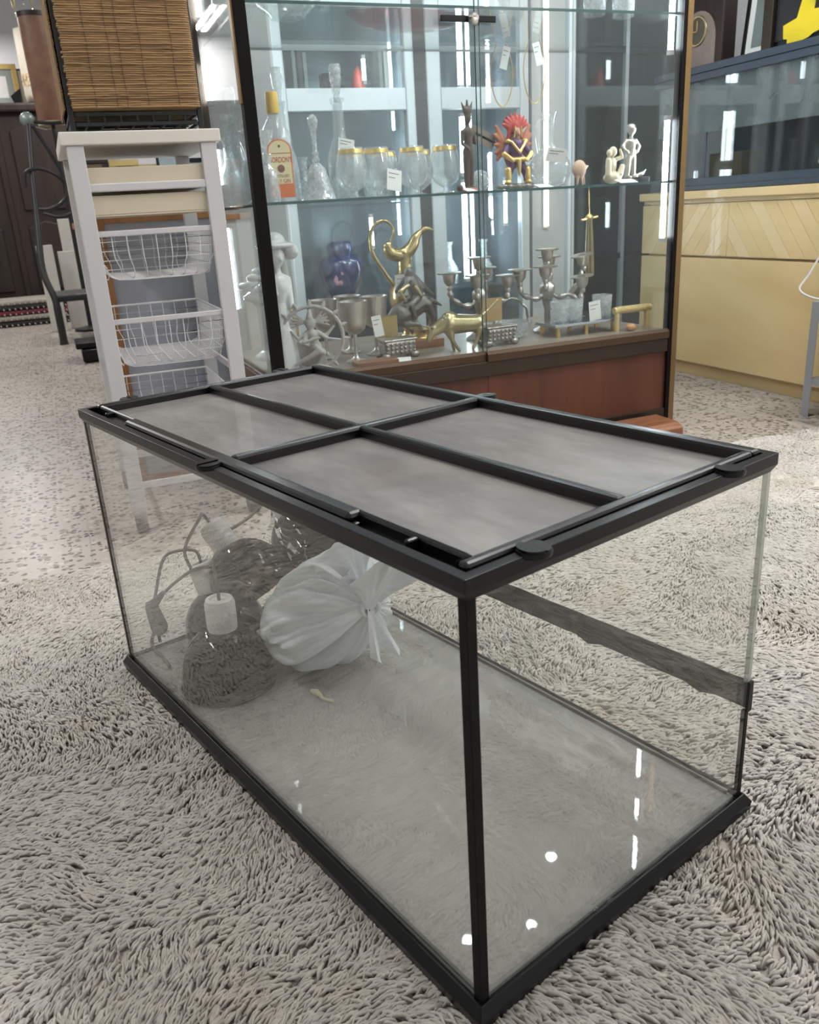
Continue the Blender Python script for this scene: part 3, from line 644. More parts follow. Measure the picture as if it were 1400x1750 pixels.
lb = plate('bottle_label', 'gin_orange', g, arch, -.0345, .0008, 'orange bordered cream label')
plate('label_field', 'gin_cream', lb, [(-.032, .050), (.032, .050)] + [(.032 * math.cos(t), .142 + .026 * math.sin(t)) for t in np.linspace(0, PI, 15)], -.0353)
plate('label_band', 'gin_red', lb, [(-.033, .1330), (.033, .1330), (.033, .1348), (-.033, .1348)], -.0358)
plate('label_seal', 'gin_brown', lb, [(.011 * math.cos(t), .092 + .011 * math.sin(t)) for t in np.linspace(0, 2 * PI, 16)[:-1]], -.0360)
plate('label_crest', 'gin_brown', lb, [(.004 * math.cos(t), .153 + .004 * math.sin(t)) for t in np.linspace(0, 2 * PI, 10)[:-1]], -.0360)
def word(txt, size, m, parent, loc, rot=(PI / 2, 0, 0), sx=1.0, name='lettering'):
    c = bpy.data.curves.new(name, 'FONT'); c.body = txt; c.size = size; c.align_x = 'CENTER'; c.extrude = .0002; c.materials.append(M[m])
    tmp = bpy.data.objects.new(name, c); COL.objects.link(tmp); bpy.context.view_layer.update()
    me = bpy.data.meshes.new_from_object(tmp.evaluated_get(bpy.context.evaluated_depsgraph_get())); bpy.data.objects.remove(tmp); bpy.data.curves.remove(c)
    o = bpy.data.objects.new(name, me); COL.objects.link(o); o.parent = parent; o.location = loc; o.rotation_euler = rot; o.scale = (sx, 1, 1); return o
word("GORDON'S", .021, 'gin_red', lb, (0, -.0364, .109), sx=.64); word('DISTILLED', .0115, 'gin_brown', lb, (0, -.0364, .068), sx=.85); word('DRY GIN', .016, 'gin_red', lb, (0, -.0364, .0525), sx=.8)
# cut glass neighbours
glassware('glass_decanter', 'small clear cut-glass decanter in front of the gin bottle', 'decanter', [(.028, 0), (.031, .01), (.029, .06), (.026, .085), (.013, .1), (.012, .125), (.016, .132)], (.062, .06, Z1), 'crystal_cut', mod=lambda a, z: 1 + .04 * math.cos(a * 8))
b = thing('glass_bell', 'crystal table bell with long faceted handle beside the gin bottle', 'bell', (.218, .085, Z1))
plathe('bell_body', 'crystal_cut', b, [(.053, 0), (.050, .006), (.041, .03), (.034, .06), (.027, .085), (.016, .1), (.006, .105), (0, .105), (0, .1), (.014, .094), (.025, .08), (.032, .056), (.039, .028), (.048, .004), (.053, 0)], seg=32, mod=lambda a, z: 1 + .03 * math.cos(a * 12))
plathe('bell_handle', 'crystal_cut', b, [(0, .104), (.010, .106), (.013, .113), (.008, .12), (.008, .125), (.012, .13), (.007, .137), (.0075, .17), (.010, .195), (.0135, .206), (.0165, .219), (.013, .229), (.006, .236), (0, .238)], seg=8)
def decanter(label, loc, h, r, m='crystal', tg=None):
    k = h / .40; o = thing('glass_decanter', label, 'decanter', loc)
    plathe('decanter_body', m, o, [(0, 0), (r * .8, 0), (r, .01), (r * 1.0, .10 * k), (r * .9, .14 * k), (r * .42, .19 * k), (r * .36, .28 * k), (r * .5, .29 * k), (r * .5, .30 * k), (r * .3, .302 * k), (r * .26, .2 * k), (r * .8, .135 * k), (r * .9, .1 * k), (r * .9, .012), (0, .012)], mod=lambda a, z: 1 + .025 * math.cos(a * 10))
    plathe('stopper', 'crystal_cut', o, [(0, .29 * k), (r * .25, .29 * k), (r * .22, .31 * k), (r * .3, .322 * k), (r * .42, .36 * k), (r * .44, .385 * k), (r * .36, .397 * k), (0, .4 * k)], seg=10)
    if tg: tagcard(o, TR(tg, rz=.3, ry=.15), .062, .042)
    return o
decanter('tall stoppered decanter with a hanging white price card behind the crystal bell', (.37, .30, Z1), .405, .046, 'crystal', (.0, -.06, .16))
decanter('tall stoppered decanter standing behind the gin bottle', (.195, .36, Z1), .405, .044)
decanter('slim stoppered decanter at the far left, deep behind the gin bottle', (.10, .42, Z1), .33, .04)
for q, (x, y, lb_) in enumerate(((.335, .10, 'first gilt-rimmed brandy glass from the left on the middle shelf'), (.425, .12, 'second gilt-rimmed brandy glass, half hidden by the price card'), (.545, .12, 'third gilt-rimmed brandy glass from the left'), (.655, .11, 'fourth gilt-rimmed brandy glass, next to the carved dark figure'),
                                  (.40, .30, 'gilt-rimmed brandy glass in the back row, left'), (.52, .30, 'gilt-rimmed brandy glass in the back row, middle'), (.64, .29, 'gilt-rimmed brandy glass in the back row, right'))):
    if q == 0:
        g0 = glassware('brandy_glass', lb_, 'glass', [(.030, 0), (.031, .003), (.010, .007), (.008, .016), (.018, .022), (.038, .036), (.048, .058), (.050, .075), (.046, .100), (.038, .134), (.0365, .143)], (x, y, Z1), 'crystal', 28, 'gilt-rimmed brandy glasses on the middle shelf', mod=lambda a, z: 1 + .012 * math.cos(a * 9))
        plathe('gilt_band', 'gilt_rim', g0, [(.0393, .128), (.0400, .127), (.0376, .139), (.0369, .139)], seg=28)
    else: dup(g0, (x, y, Z1), label=lb_)
for x, y, w, r, lb_ in ((.455, .055, .052, .25, 'white price card leaning on the brandy glasses'),):
    c = thing('price_card', lb_, 'price card', (x, y, Z1)); tagcard(c, TR((0, 0, .045), ry=.18, rz=r, rx=-.12), .055, .062)
def lying_card(x, y, z, w, d, lbl, rz=0):
    o = thing('price_card', lbl, 'price card', (x, y, z), rz); bm = Bm(); box(bm, -w / 2, w / 2, -d / 2, d / 2, .0002, .0010, Matrix.Rotation(.35, 4, 'X') @ Matrix.Translation((0, 0, d * .17)))
    c = obj('card', bm, 'paper', o); return o
lying_card(.70, .035, Z1, .05, .03, 'small white card lying at the foot of the carved dark figure', .4)
lying_card(1.30, .035, Z1, .085, .035, 'white card lying in front of the ivory coloured figure', .2)
lying_card(.98, .045, Z1, .07, .03, 'white card lying in front of the warrior figurine', .3)
decanter('stoppered decanter second from the rear at the left side pane', (.075, .53, Z1), .37, .042)
decanter('stoppered decanter rearmost at the left side pane', (.07, .635, Z1), .30, .044, 'crystal_cut')
glassware('glass_vase', 'flared clear vase close to the left side pane on the middle shelf', 'vase', [(.04, 0), (.042, .006), (.018, .03), (.028, .09), (.04, .16), (.058, .21)], (.085, .27, Z1), 'crystal_cut')
glassware('glass_vase', 'flared clear vase at the rear left of the upper shelf', 'vase', [(.04, 0), (.042, .006), (.02, .03), (.03, .09), (.045, .16), (.07, .21)], (.09, .55, Z2), 'crystal_cut')
glassware('glass_bowl', 'small clear bowl behind the wide bowl on the upper shelf', 'bowl', [(.03, 0), (.035, .008), (.05, .03), (.065, .06)], (.10, .42, Z2), 'crystal_cut')
sp = thing('ball_stopper', 'small dark faceted ball on the shelf left of the carved dark figure', 'stopper', (.672, .04, Z1)); bm = Bm(); ball(bm, (0, 0, .0115), .0115, 10, 7); obj('ball', bm, 'bronze_dark', sp)
cbl = thing('crystal_ball', 'clear crystal ball paperweight right of the carved dark figure', 'paperweight', (.795, .14, Z1)); bm = Bm(); ball(bm, (0, 0, .033), .033, 24, 14); obj('ball', bm, 'crystal_cut', cbl, smooth=True)
# carved figure with horned headdress
f = thing('carved_figure', 'slim dark carved female figure with pointed headdress on the middle shelf', 'figurine', (.72, .07, Z1))
blob('figure', 'bronze_dark', f, [('c', (-.008, 0, .01), (-.008, 0, .1), .008, .012), ('c', (.008, 0, .01), (.008, 0, .1), .008, .012), ('e', (0, 0, .115), (.02, .015, .026)), ('c', (0, 0, .12), (0, 0, .155), .014, .014), ('e', (0, 0, .172), (.021, .014, .02)), ('c', (-.02, 0, .178), (-.024, -.006, .142), .006, .005), ('c', (-.024, -.006, .142), (-.006, -.016, .125), .005, .004), ('c', (.02, 0, .178), (.022, -.006, .142), .006, .005), ('c', (0, 0, .185), (0, 0, .203), .007, .006), ('e', (0, -.002, .215), (.0115, .012, .016)), ('e', (0, 0, .236), (.015, .012, .014)), ('c', (-.01, 0, .24), (-.02, 0, .262), .006, .002), ('c', (.01, 0, .24), (.018, 0, .264), .006, .002), ('c', (0, 0, .24), (0, 0, .268), .006, .003), ('e', (-.008, -.008, .008), (.009, .014, .008)), ('e', (.008, -.008, .008), (.009, .014, .008))], .0028)
plathe('figure_base', 'orange_fig', f, [(0, 0), (.026, 0), (.026, .006), (.02, .012), (0, .012)], seg=20)
# warrior figurine
f = thing('warrior_figurine', 'red purple and gold painted warrior figurine with red headdress on the middle shelf', 'figurine', (.914, .11, Z1))
blob('robe', 'purple', f, [('c', (0, 0, .10), (0, 0, .135), .021, .026), ('c', (-.012, -.004, .09), (-.032, -.008, .05), .014, .013), ('c', (-.032, -.008, .05), (-.036, -.008, .02), .012, .008), ('c', (.012, -.004, .09), (.032, -.008, .05), .014, .013), ('c', (.032, -.008, .05), (.036, -.008, .02), .012, .008), ('c', (-.026, 0, .140), (-.048, -.010, .108), .011, .010), ('c', (.026, 0, .140), (.048, -.010, .108), .011, .010)], .003)
blob('headdress', 'red', f, [('e', (0, .006, .192), (.022, .016, .024))] + [('c', (.022 * math.sin(t), .004, .190 + .016 * math.cos(t)), (.046 * math.sin(t), .0, .196 + .034 * math.cos(t)), .011, .004) for t in np.linspace(-1.5, 1.5, 9)] + [('c', (-.02, .004, .19), (-.028, .002, .145), .008, .004), ('c', (.02, .004, .19), (.028, .002, .145), .008, .004)], .0026)
blob('cape', 'orange_fig', f, [('c', (sx * .03, .018, .135), (sx * x, .018, z), .016, .006) for sx in (-1, 1) for x, z in ((.062, .195), (.068, .170), (.066, .14), (.066, .115), (.06, .095))] + [('e', (0, .024, .12), (.036, .008, .06))], .0032)
blob('face', mat('tan face paint', (.42, .24, .16), .45, var=.2, scale=60), f, [('e', (0, -.012, .172), (.0125, .011, .017)), ('c', (0, -.022, .172), (0, -.026, .166), .003, .0035), ('c', (0, -.010, .155), (0, -.006, .145), .009, .011), ('e', (-.005, -.021, .176), (.003, .002, .002)), ('e', (.005, -.021, .176), (.003, .002, .002))], .0024)
blob('gold_trim', 'gold', f, [('c', (-.026, -.020, .145), (0, -.028, .112), .005, .005), ('c', (.026, -.020, .145), (0, -.028, .112), .005, .005), ('c', (-.05, -.014, .108), (-.026, -.028, .088), .010, .007), ('c', (.05, -.014, .108), (.026, -.028, .088), .010, .007), ('c', (-.026, -.018, .092), (.026, -.018, .092), .008, .008), ('c', (0, -.022, .088), (0, -.024, .045), .009, .005), ('c', (-.036, -.012, .06), (-.036, -.016, .035), .012, .011), ('c', (.036, -.012, .06), (.036, -.016, .035), .012, .011), ('e', (-.038, -.014, .022), (.012, .018, .007)), ('e', (.038, -.014, .022), (.012, .018, .007)), ('c', (-.011, -.020, .19), (-.013, -.016, .158), .003, .003), ('c', (.011, -.020, .19), (.013, -.016, .158), .003, .003), ('e', (-.03, -.006, .148), (.013, .012, .008)), ('e', (.03, -.006, .148), (.013, .012, .008))], .0026)
blob('rock_base', 'silver', f, [('e', (x * .018, (x % 2) * .012 - .008, .010), (.018, .022, .010)) for x in range(-3, 4)], .004)
bm = Bm(); box(bm, -.004, .004, -.001, .001, 0, .125); box(bm, -.022, .022, -.001, .001, .03, .125); bmesh.ops.transform(bm, matrix=TR((-.035, .032, .135), ry=-1.15), verts=bm.verts[:]); obj('banner', bm, mat('dull brown card', (.2, .165, .14), .6, var=.1), f, label='dull brown slanted banner at the left')
# flask with cylinder neck and card
fl = thing('glass_flask', 'round-bellied clear glass flask with tall neck and white card on the middle shelf', 'flask', (1.055, .13, Z1))
plathe('flask_body', 'crystal', fl, [(0, 0), (.04, 0), (.066, .014), (.078, .045), (.074, .08), (.055, .105), (.028, .122), (.019, .14), (.018, .2), (.023, .224), (.031, .234), (.029, .235), (.017, .2), (.017, .14), (.052, .102), (.071, .08), (.075, .045), (.06, .014), (0, .006)], seg=32, flat=(1, .8))
tagcard(fl, TR((-.012, -.066, .098), rx=.35, ry=.1), .075, .042)
ptube('flask_handle', 'crystal', fl, smooth_path([(.02, 0, .2), (-.045, -.01, .21), (-.055, -.01, .16), (-.05, -.02, .1)], 16), .004)
sh = thing('seashell', 'pale orange spiky seashell leaning on the glass flask', 'shell', (1.145, .085, Z1))
blob('shell', mat('shell', (.6, .4, .28), .4, var=.25, scale=40), sh, [('e', (0, 0, .052), (.026, .02, .03)), ('c', (.005, 0, .05), (.036, 0, .062), .016, .003), ('c', (-.01, -.005, .04), (-.012, -.01, .003), .007, .003), ('c', (.003, -.006, .036), (.008, -.01, .002), .006, .003), ('c', (.014, 0, .04), (.022, 0, .003), .006, .003), ('c', (0, .008, .04), (.002, .018, .002), .006, .003)], .003)
iv = thing('ivory_figure', 'small cream coloured seated figure with raised knee near the right end of the middle shelf', 'figurine', (1.292, .10, Z1))
blob('figure', mat('cream resin', (.66, .58, .42), .4, var=.15, scale=30), iv, [('e', (0, 0, .02), (.036, .026, .02)), ('e', (-.004, .004, .058), (.02, .016, .032)), ('c', (-.026, -.01, .03), (-.026, -.014, .075), .011, .008), ('c', (.022, -.012, .03), (.032, -.01, .055), .012, .009), ('c', (-.02, 0, .08), (-.032, -.01, .05), .008, .006), ('c', (.016, 0, .08), (.034, -.006, .085), .008, .006), ('c', (.034, -.006, .085), (.022, -.01, .108), .006, .005), ('e', (-.002, -.002, .104), (.0145, .0145, .017)), ('e', (-.02, -.006, .1), (.01, .01, .012))], .0028)
pm = thing('pewter_figure', 'standing pewter boy figure with hands on hips on the right of the middle shelf', 'figurine', (1.373, .11, Z1))
blob('figure', 'pewter', pm, [('c', (-.012, 0, .02), (-.010, 0, .085), .008, .012), ('c', (.014, 0, .02), (.010, 0, .085), .008, .012), ('e', (0, 0, .095), (.020, .014, .016)), ('c', (0, 0, .1), (0, 0, .13), .015, .018), ('c', (-.018, 0, .138), (-.036, 0, .118), .007, .006), ('c', (-.036, 0, .118), (-.02, -.01, .1), .006, .005), ('c', (.018, 0, .138), (.036, 0, .118), .007, .006), ('c', (.036, 0, .118), (.02, -.01, .1), .006, .005), ('c', (0, 0, .14), (0, 0, .158), .006, .006), ('e', (0, -.002, .172), (.0155, .016, .018)), ('e', (0, .002, .182), (.0165, .0165, .011)), ('e', (-.012, -.01, .018), (.008, .014, .007)), ('e', (.014, -.01, .018), (.008, .014, .007)), ('c', (.02, 0, .02), (.045, -.01, .03), .008, .006), ('c', (.045, -.01, .03), (.056, -.012, .04), .005, .003)], .0028)
plathe('figure_base', 'silver', pm, [(0, 0), (.034, 0), (.036, .006), (.03, .012), (0, .013)], seg=20)
pbox('base_plate', 'black', pm, .008, .05, -.045, -.012, 0, .018, bev=.002, label='black block at the foot of the base')

# ---------------------------------------------------------------- on the upper shelf, seen through the glass from below
dish = thing('ruby_dish', 'ruby red boat shaped glass dish on the upper shelf', 'dish', (.66, .38, Z2), .1)
plathe('dish_bowl', 'red_glass', dish, [(0, 0), (.08, 0), (.13, .012), (.175, .045), (.17, .047), (.125, .018), (.07, .006), (0, .006)], seg=36, flat=(1.25, .5))
blob('dish_flowers', 'red', dish, [('e', (.12 + .03 * math.cos(k * 1.9), .03 * math.sin(k * 2.3), .03 + .008 * (k % 3)), (.02, .016, .014)) for k in range(7)], .004)
glassware('glass_bowl', 'wide clear glass bowl at the left end of the upper shelf', 'bowl', [(.05, 0), (.055, .008), (.085, .03), (.12, .07), (.13, .1)], (.22, .25, Z2), 'crystal_cut', mod=lambda a, z: 1 + .03 * math.cos(a * 14))
for q, (x, y, lb_) in enumerate(((1.22, .12, 'left one of two clear tumblers at the right end of the upper shelf'), (1.34, .13, 'right one of two clear tumblers at the right end of the upper shelf'))):
    if q == 0: tb = glassware('glass_tumbler', lb_, 'glass', [(.030, 0), (.034, .004), (.037, .06), (.042, .13)], (x, y, Z2), 'crystal_cut', 24, 'clear tumblers on the upper shelf', mod=lambda a, z: 1 + .03 * math.cos(a * 10))
    else: dup(tb, (x, y, Z2), label=lb_)
glassware('glass_vase', 'clear footed vase in the middle of the upper shelf', 'vase', [(.05, 0), (.052, .005), (.02, .02), (.016, .05), (.04, .09), (.05, .16), (.06, .2)], (.93, .2, Z2), 'crystal')
glassware('silver_bowl', 'round pewter bowl towards the middle of the upper shelf', 'bowl', [(.05, 0), (.06, .01), (.1, .04), (.11, .07)], (1.02, .45, Z2), 'pewter')
for q, (x, y) in enumerate(((1.08, .5), (1.17, .42))):
    nk = thing('gold_chain', ('left' if q == 0 else 'right') + ' gold chain with white tag hanging inside the display cabinet', 'necklace', (x, y, 1.366))
    bm = Bm(); tube(bm, [(.045 * math.sin(t), .004 * math.sin(2 * t), -.11 - .10 * (1 if abs(t) < 1.2 else 1) * math.cos(t)) if abs(t) < 2.6 else (.02 * (1 if t > 0 else -1), 0, -.002) for t in np.linspace(-PI * .98, PI * .98, 40)], .0018, 6); obj('chain', bm, 'gold', nk, smooth=True)
    tagcard(nk, TR((.01, -.008, -.05), ry=.25 * (1 - 2 * q)), .03, .075, 'paper')
ks = thing('hanging_tassel', 'long gold tassel hanging under the middle shelf at the right of the cabinet', 'tassel', (1.33, .3, .8515))
blob('cord', 'gold', ks, [('c', (0, 0, -.002), (.004, 0, -.09), .003, .003), ('e', (.004, 0, -.1), (.016, .01, .012)), ('c', (-.03, 0, -.108), (.04, 0, -.1), .005, .005)], .003)
bm = Bm()
for k in range(14): tube(bm, [(.004 + .008 * math.cos(k), .008 * math.sin(k), -.1), (.006 + .013 * math.cos(k), .012 * math.sin(k), -.2), (.01 + .014 * math.cos(k), .012 * math.sin(k), -.31)], .003, 5)
obj('fringe', bm, 'brass_pale', ks, kind='stuff')

# ---------------------------------------------------------------- on the deck of the display cabinet
ld = thing('porcelain_lady', 'tall white porcelain lady with a wide hat behind the left cabinet post', 'figurine', (.072, .115, Z0), .25)
blob('figure', 'porcelain', ld, [('c', (0, 0, .01), (0, 0, .13), .052, .042), ('c', (0, 0, .13), (.0, 0, .22), .042, .02), ('c', (0, 0, .22), (.002, 0, .27), .02, .032), ('e', (.002, -.004, .285), (.036, .024, .026)), ('c', (.03, -.004, .29), (.02, -.03, .21), .012, .010), ('c', (-.028, -.004, .29), (-.04, -.03, .22), .012, .010), ('c', (.0, 0, .3), (0, 0, .33), .012, .011), ('e', (0, -.006, .358), (.023, .024, .032)), ('c', (0, -.03, .358), (0, -.033, .350), .004, .005)], .0045)
blob('hat', 'porcelain', ld, [('e', (.008, .012, .392), (.066, .06, .012)), ('e', (.055, .012, .372), (.022, .045, .026)), ('e', (.004, .012, .405), (.036, .034, .028))], .005)
blob('hair', mat('pale grey hair', (.45, .44, .42), .4, var=.1), ld, [('c', (.018, .004, .375), (.028, .004, .3), .014, .013), ('c', (-.018, .004, .375), (-.024, .004, .31), .014, .012), ('e', (0, .012, .365), (.026, .022, .034))], .005)
blob('gold_sash', 'gold', ld, [('c', (.022, .004, .215), (.048, .006, .15), .010, .008), ('c', (.048, .006, .15), (.054, .008, .11), .008, .004)], .004)
bq = thing('porcelain_flowers', 'white porcelain bouquet seen through the left side of the cabinet', 'figurine', (.078, .45, Z0))
blob('blossoms', 'porcelain', bq, [('e', (.045 * math.cos(k * 2.4) * (k / 9) ** .4, .035 * math.sin(k * 2.4), .2 + .018 * (k % 4) + .004 * k), (.026, .024, .014)) for k in range(12)] + [('c', (0, 0, .02), (0, 0, .2), .012, .014), ('e', (.012, 0, .12), (.02, .016, .035)), ('e', (.02, -.01, .08), (.02, .014, .03))], .005)
plathe('foot', 'porcelain', bq, [(0, 0), (.045, 0), (.04, .012), (.014, .03), (0, .032)])
nt = thing('dancing_figure', 'pale grey dancing four-armed deity statuette inside a flame-tipped ring', 'statuette', (.150, .070, Z0), -.2)
bm = Bm(); RC, RR = Vector((0, 0, .108)), .098
tube(bm, [RC + Vector((RR * math.cos(t), 0, RR * math.sin(t))) for t in np.linspace(-1.35, PI + 1.35, 52)], .006, 8)
for k in range(13):
    t = -.9 + k * (PI + 1.8) / 12; d = Vector((math.cos(t), 0, math.sin(t))); tube(bm, [RC + d * RR, RC + d * (RR + .012), RC + d * (RR + .022)], [.0065, .0062, .002], 7)
obj('flame_ring', bm, 'stone', nt, smooth=True)
blob('dancer', 'stone', nt, [('e', (-.004, -.008, .155), (.017, .015, .021)), ('c', (-.004, -.008, .17), (-.002, -.008, .195), .012, .005), ('c', (-.004, -.008, .14), (0, -.008, .118), .009, .016), ('c', (0, -.008, .118), (.006, -.008, .092), .019, .014), ('e', (.008, -.008, .086), (.018, .015, .014)),
    ('c', (.008, -.01, .082), (.03, -.022, .062), .013, .010), ('c', (.03, -.022, .062), (.006, -.014, .022), .010, .006), ('c', (.0, -.014, .085), (.018, -.03, .07), .012, .010), ('c', (.018, -.03, .07), (-.05, -.024, .038), .010, .006), ('c', (-.05, -.024, .038), (-.062, -.026, .03), .006, .004),
    ('c', (.016, -.008, .128), (.042, -.01, .112), .007, .006), ('c', (.042, -.01, .112), (.07, -.008, .140), .006, .004), ('c', (.016, -.008, .126), (.044, -.016, .106), .007, .005), ('c', (.044, -.016, .106), (.088, -.014, .098), .005, .004), ('c', (-.016, -.008, .128), (-.044, -.012, .108), .007, .006), ('c', (-.044, -.012, .108), (-.064, -.008, .134), .006, .004), ('c', (-.016, -.01, .124), (-.03, -.028, .1), .007, .006), ('c', (-.03, -.028, .1), (.02, -.034, .112), .006, .004)] +
    [('c', (.008, -.006, .158), (.008 + .05 * math.cos(a), -.002, .150 + .05 * math.sin(a)), .003, .003) for a in np.linspace(-.1, .9, 5)] + [('c', (-.016, -.006, .158), (-.016 - .05 * math.cos(a), -.002, .150 + .05 * math.sin(a)), .003, .003) for a in np.linspace(-.1, .9, 5)], .0026)
bm = Bm(); prism(bm, [(-.085, 0), (.05, 0), (.035, .055), (.015, .07), (-.05, .10), (-.085, .13), (-.092, .06)], 0, .008, Matrix.Translation((0, .012, 0)) @ XZ); obj('back_slab', bm, 'stone', nt, bev=.002)
blob('lotus_base', 'stone', nt, [('e', (.004, -.012, .012), (.05, .03, .012)), ('e', (.004, -.014, .02), (.026, .018, .01))], .004)
lying_card(.115, .034, Z0, .05, .04, 'white card lying in front of the dancing statuette', .3)
def goblet(lb_, x, y, first=[None]):
    if first[0] is None:
        o = thing('pewter_goblet', lb_, 'goblet', (x, y, Z0), 0, 'pewter goblets on the cabinet deck')
        plathe('goblet_bowl', 'pewter', o, [(.005, .092), (.016, .094), (.036, .108), (.041, .135), (.046, .185), (.049, .20), (.0475, .20), (.0445, .185), (.0395, .135), (.034, .112), (0, .102)], seg=32)
        plathe('goblet_stem', 'pewter', o, [(.036, 0), (.037, .003), (.024, .008), (.009, .018), (.0065, .03), (.0055, .06), (.007, .085), (.006, .094), (0, .094)], seg=24); first[0] = o; return o
    return dup(first[0], (x, y, Z0), label=lb_)
gb1 = goblet('front left pewter goblet behind the ring statuette', .322, .16); goblet('right hand pewter goblet with a white tag beside the gold card', .432, .26); goblet('pewter goblet at the back left, half hidden by the front one', .262, .30); goblet('rear middle pewter goblet between two others', .37, .36)
c = thing('price_card', 'white tag hanging in front of the right hand pewter goblet', 'price card', (.418, .195, Z0)); tagcard(c, TR((0, 0, .105), rx=-.15, ry=-.1), .035, .07)
ptube('tag_string', 'paper', c, [(0, .008, .14), (.004, .014, .17), (.01, .018, .204)], .0007, 5)
c = thing('gold_card', 'square gold card standing between the goblet and the horse rider', 'card', (.462, .215, Z0)); bm = Bm(); box(bm, -.036, .036, -.0008, .0008, .062, .132); box(bm, -.034, .034, -.0012, -.0009, .064, .130); obj('card', bm, mat('dull gold card', (.38, .29, .11), .5, .2, var=.12), c); pbox('card_stand', 'clear', c, -.02, .02, 0, .02, 0, .065)
def footed_box(lb_, x, y, w, d, h):
    o = thing('silver_box', lb_, 'box', (x, y, Z0), .05)
    pbox('box_body', 'silver', o, -w / 2, w / 2, -d / 2, d / 2, .014, h - .008, bev=.006); pbox('box_lid', 'silver', o, -w / 2 - .005, w / 2 + .005, -d / 2 - .004, d / 2 + .004, h - .008, h, bev=.004)
    bm = Bm()
    for i in range(7):
        for j in range(3): ball(bm, (-w / 2 + w * (i + .5) / 7, -d / 2, .018 + (h - .03) * (j + .5) / 3), (w / 18, .005, h / 11), 8, 6)
    obj('relief', bm, 'silver', o, smooth=True)
    for sx in (-1, 1):
        for sy in (-1, 1):
            bm = Bm(); ball(bm, (sx * w * .46, sy * d * .42, .012), (.018, .014, .012), 10, 7); obj('foot', bm, 'silver', o, smooth=True)
    return o
footed_box('ornate footed silver box standing left of the brass bull', .462, .135, .115, .06, .068)
footed_box('ornate footed silver box standing right of the brass bull', .85, .14, .115, .06, .070)
bc = thing('wooden_board', 'small brown wooden board lying in front of the goblets', 'board', (.37, .075, Z0), .04); pbox('board', 'brownwood', bc, -.085, .06, -.03, .03, 0, .014, bev=.002)
lying_card(.44, .07, Z0, .08, .03, 'white card lying in front of the left silver box', -.3)
# brass ewer
ew = thing('brass_ewer', 'tall brass ewer with looped handle and long curved spout', 'ewer', (.64, .47, Z0))
plathe('ewer_body', 'brass', ew, [(0, 0), (.045, 0), (.048, .008), (.03, .018), (.018, .04), (.022, .06), (.05, .10), (.066, .15), (.062, .19), (.042, .228), (.027, .255), (.025, .30), (.030, .325), (.028, .327), (.021, .30), (0, .29)], seg=28)
bm = Bm()
P = smooth_path([(-.05, 0, .365), (-.062, 0, .345), (-.045, 0, .322), (0, 0, .318), (.035, 0, .345), (.055, 0, .378), (.09, 0, .402), (.125, 0, .392)], 30)
tube(bm, P, [.007 + .019 * math.sin(min(1, i / 24) * PI) ** .8 for i in range(25)] + [.010, .008, .007, .006, .005, .004], 12); ew_s = obj('spout', bm, 'brass', ew, smooth=True)
ptube('handle', 'brass', ew, smooth_path([(-.05, 0, .21), (-.082, 0, .26), (-.118, 0, .32), (-.128, 0, .375), (-.112, 0, .422), (-.075, 0, .44), (-.045, 0, .425), (-.035, 0, .395), (-.05, 0, .368)], 40), [.009 - .005 * i / 40 for i in range(41)], 8)
tagcard(ew, TR((-.03, -.08, .215)), .085, .075)
# horse and rider
hr = thing('horse_rider', 'grey bronze rearing horse with a crouching rider on a gold and wood base', 'statuette', (.575, .30, Z0))
blob('horse', 'bronze_fig', hr, [('c', (-.02, 0, .115), (.06, 0, .155), .034, .030), ('e', (-.03, 0, .12), (.036, .032, .042)), ('c', (-.045, 0, .13), (-.075, 0, .10), .024, .019), ('c', (-.075, 0, .10), (-.088, -.006, .055), .017, .010), ('c', (-.08, 0, .118), (-.09, 0, .13), .005, .003), ('c', (-.02, -.018, .09), (.025, -.03, .085), .013, .009), ('c', (.025, -.03, .085), (.045, -.03, .055), .009, .006), ('c', (-.02, .018, .09), (.012, .03, .07), .013, .009), ('c', (.012, .03, .07), (.03, .03, .04), .009, .006), ('c', (.07, -.014, .15), (.09, -.018, .10), .02, .011), ('c', (.09, -.018, .10), (.07, -.018, .045), .010, .007), ('c', (.07, .014, .15), (.1, .018, .10), .02, .011), ('c', (.1, .018, .10), (.085, .018, .045), .010, .007), ('c', (.088, 0, .165), (.13, 0, .14), .010, .005)], .0042)
blob('rider', 'bronze_fig', hr, [('c', (.035, 0, .185), (.015, -.004, .235), .026, .022), ('e', (.008, -.006, .262), (.018, .018, .021)), ('c', (0, -.02, .24), (-.03, -.03, .20), .010, .008), ('c', (0, .02, .24), (-.03, .03, .20), .010, .008), ('c', (.035, -.022, .18), (.0, -.036, .155), .014, .010), ('c', (.0, -.036, .155), (.012, -.036, .115), .010, .007), ('c', (.035, .022, .18), (.0, .036, .155), .014, .010), ('c', (.02, 0, .262), (.06, .004, .21), .010, .016), ('c', (.06, .004, .21), (.105, .006, .175), .014, .006)], .0042)
blob('rider_arms', 'brass_pale', hr, [('c', (-.005, -.026, .222), (-.04, -.034, .205), .009, .008), ('c', (-.04, -.034, .205), (-.02, -.036, .17), .007, .006), ('c', (.02, -.03, .215), (.04, -.036, .185), .009, .007)], .004)
plathe('gold_base', 'gold', hr, [(0, .03), (.05, .03), (.05, .036), (.04, .044), (.03, .062), (.05, .066), (0, .068)], (.055, 0, 0), 24)
pbox('wood_base', 'brownwood', hr, -.005, .115, -.05, .05, 0, .03, bev=.002)
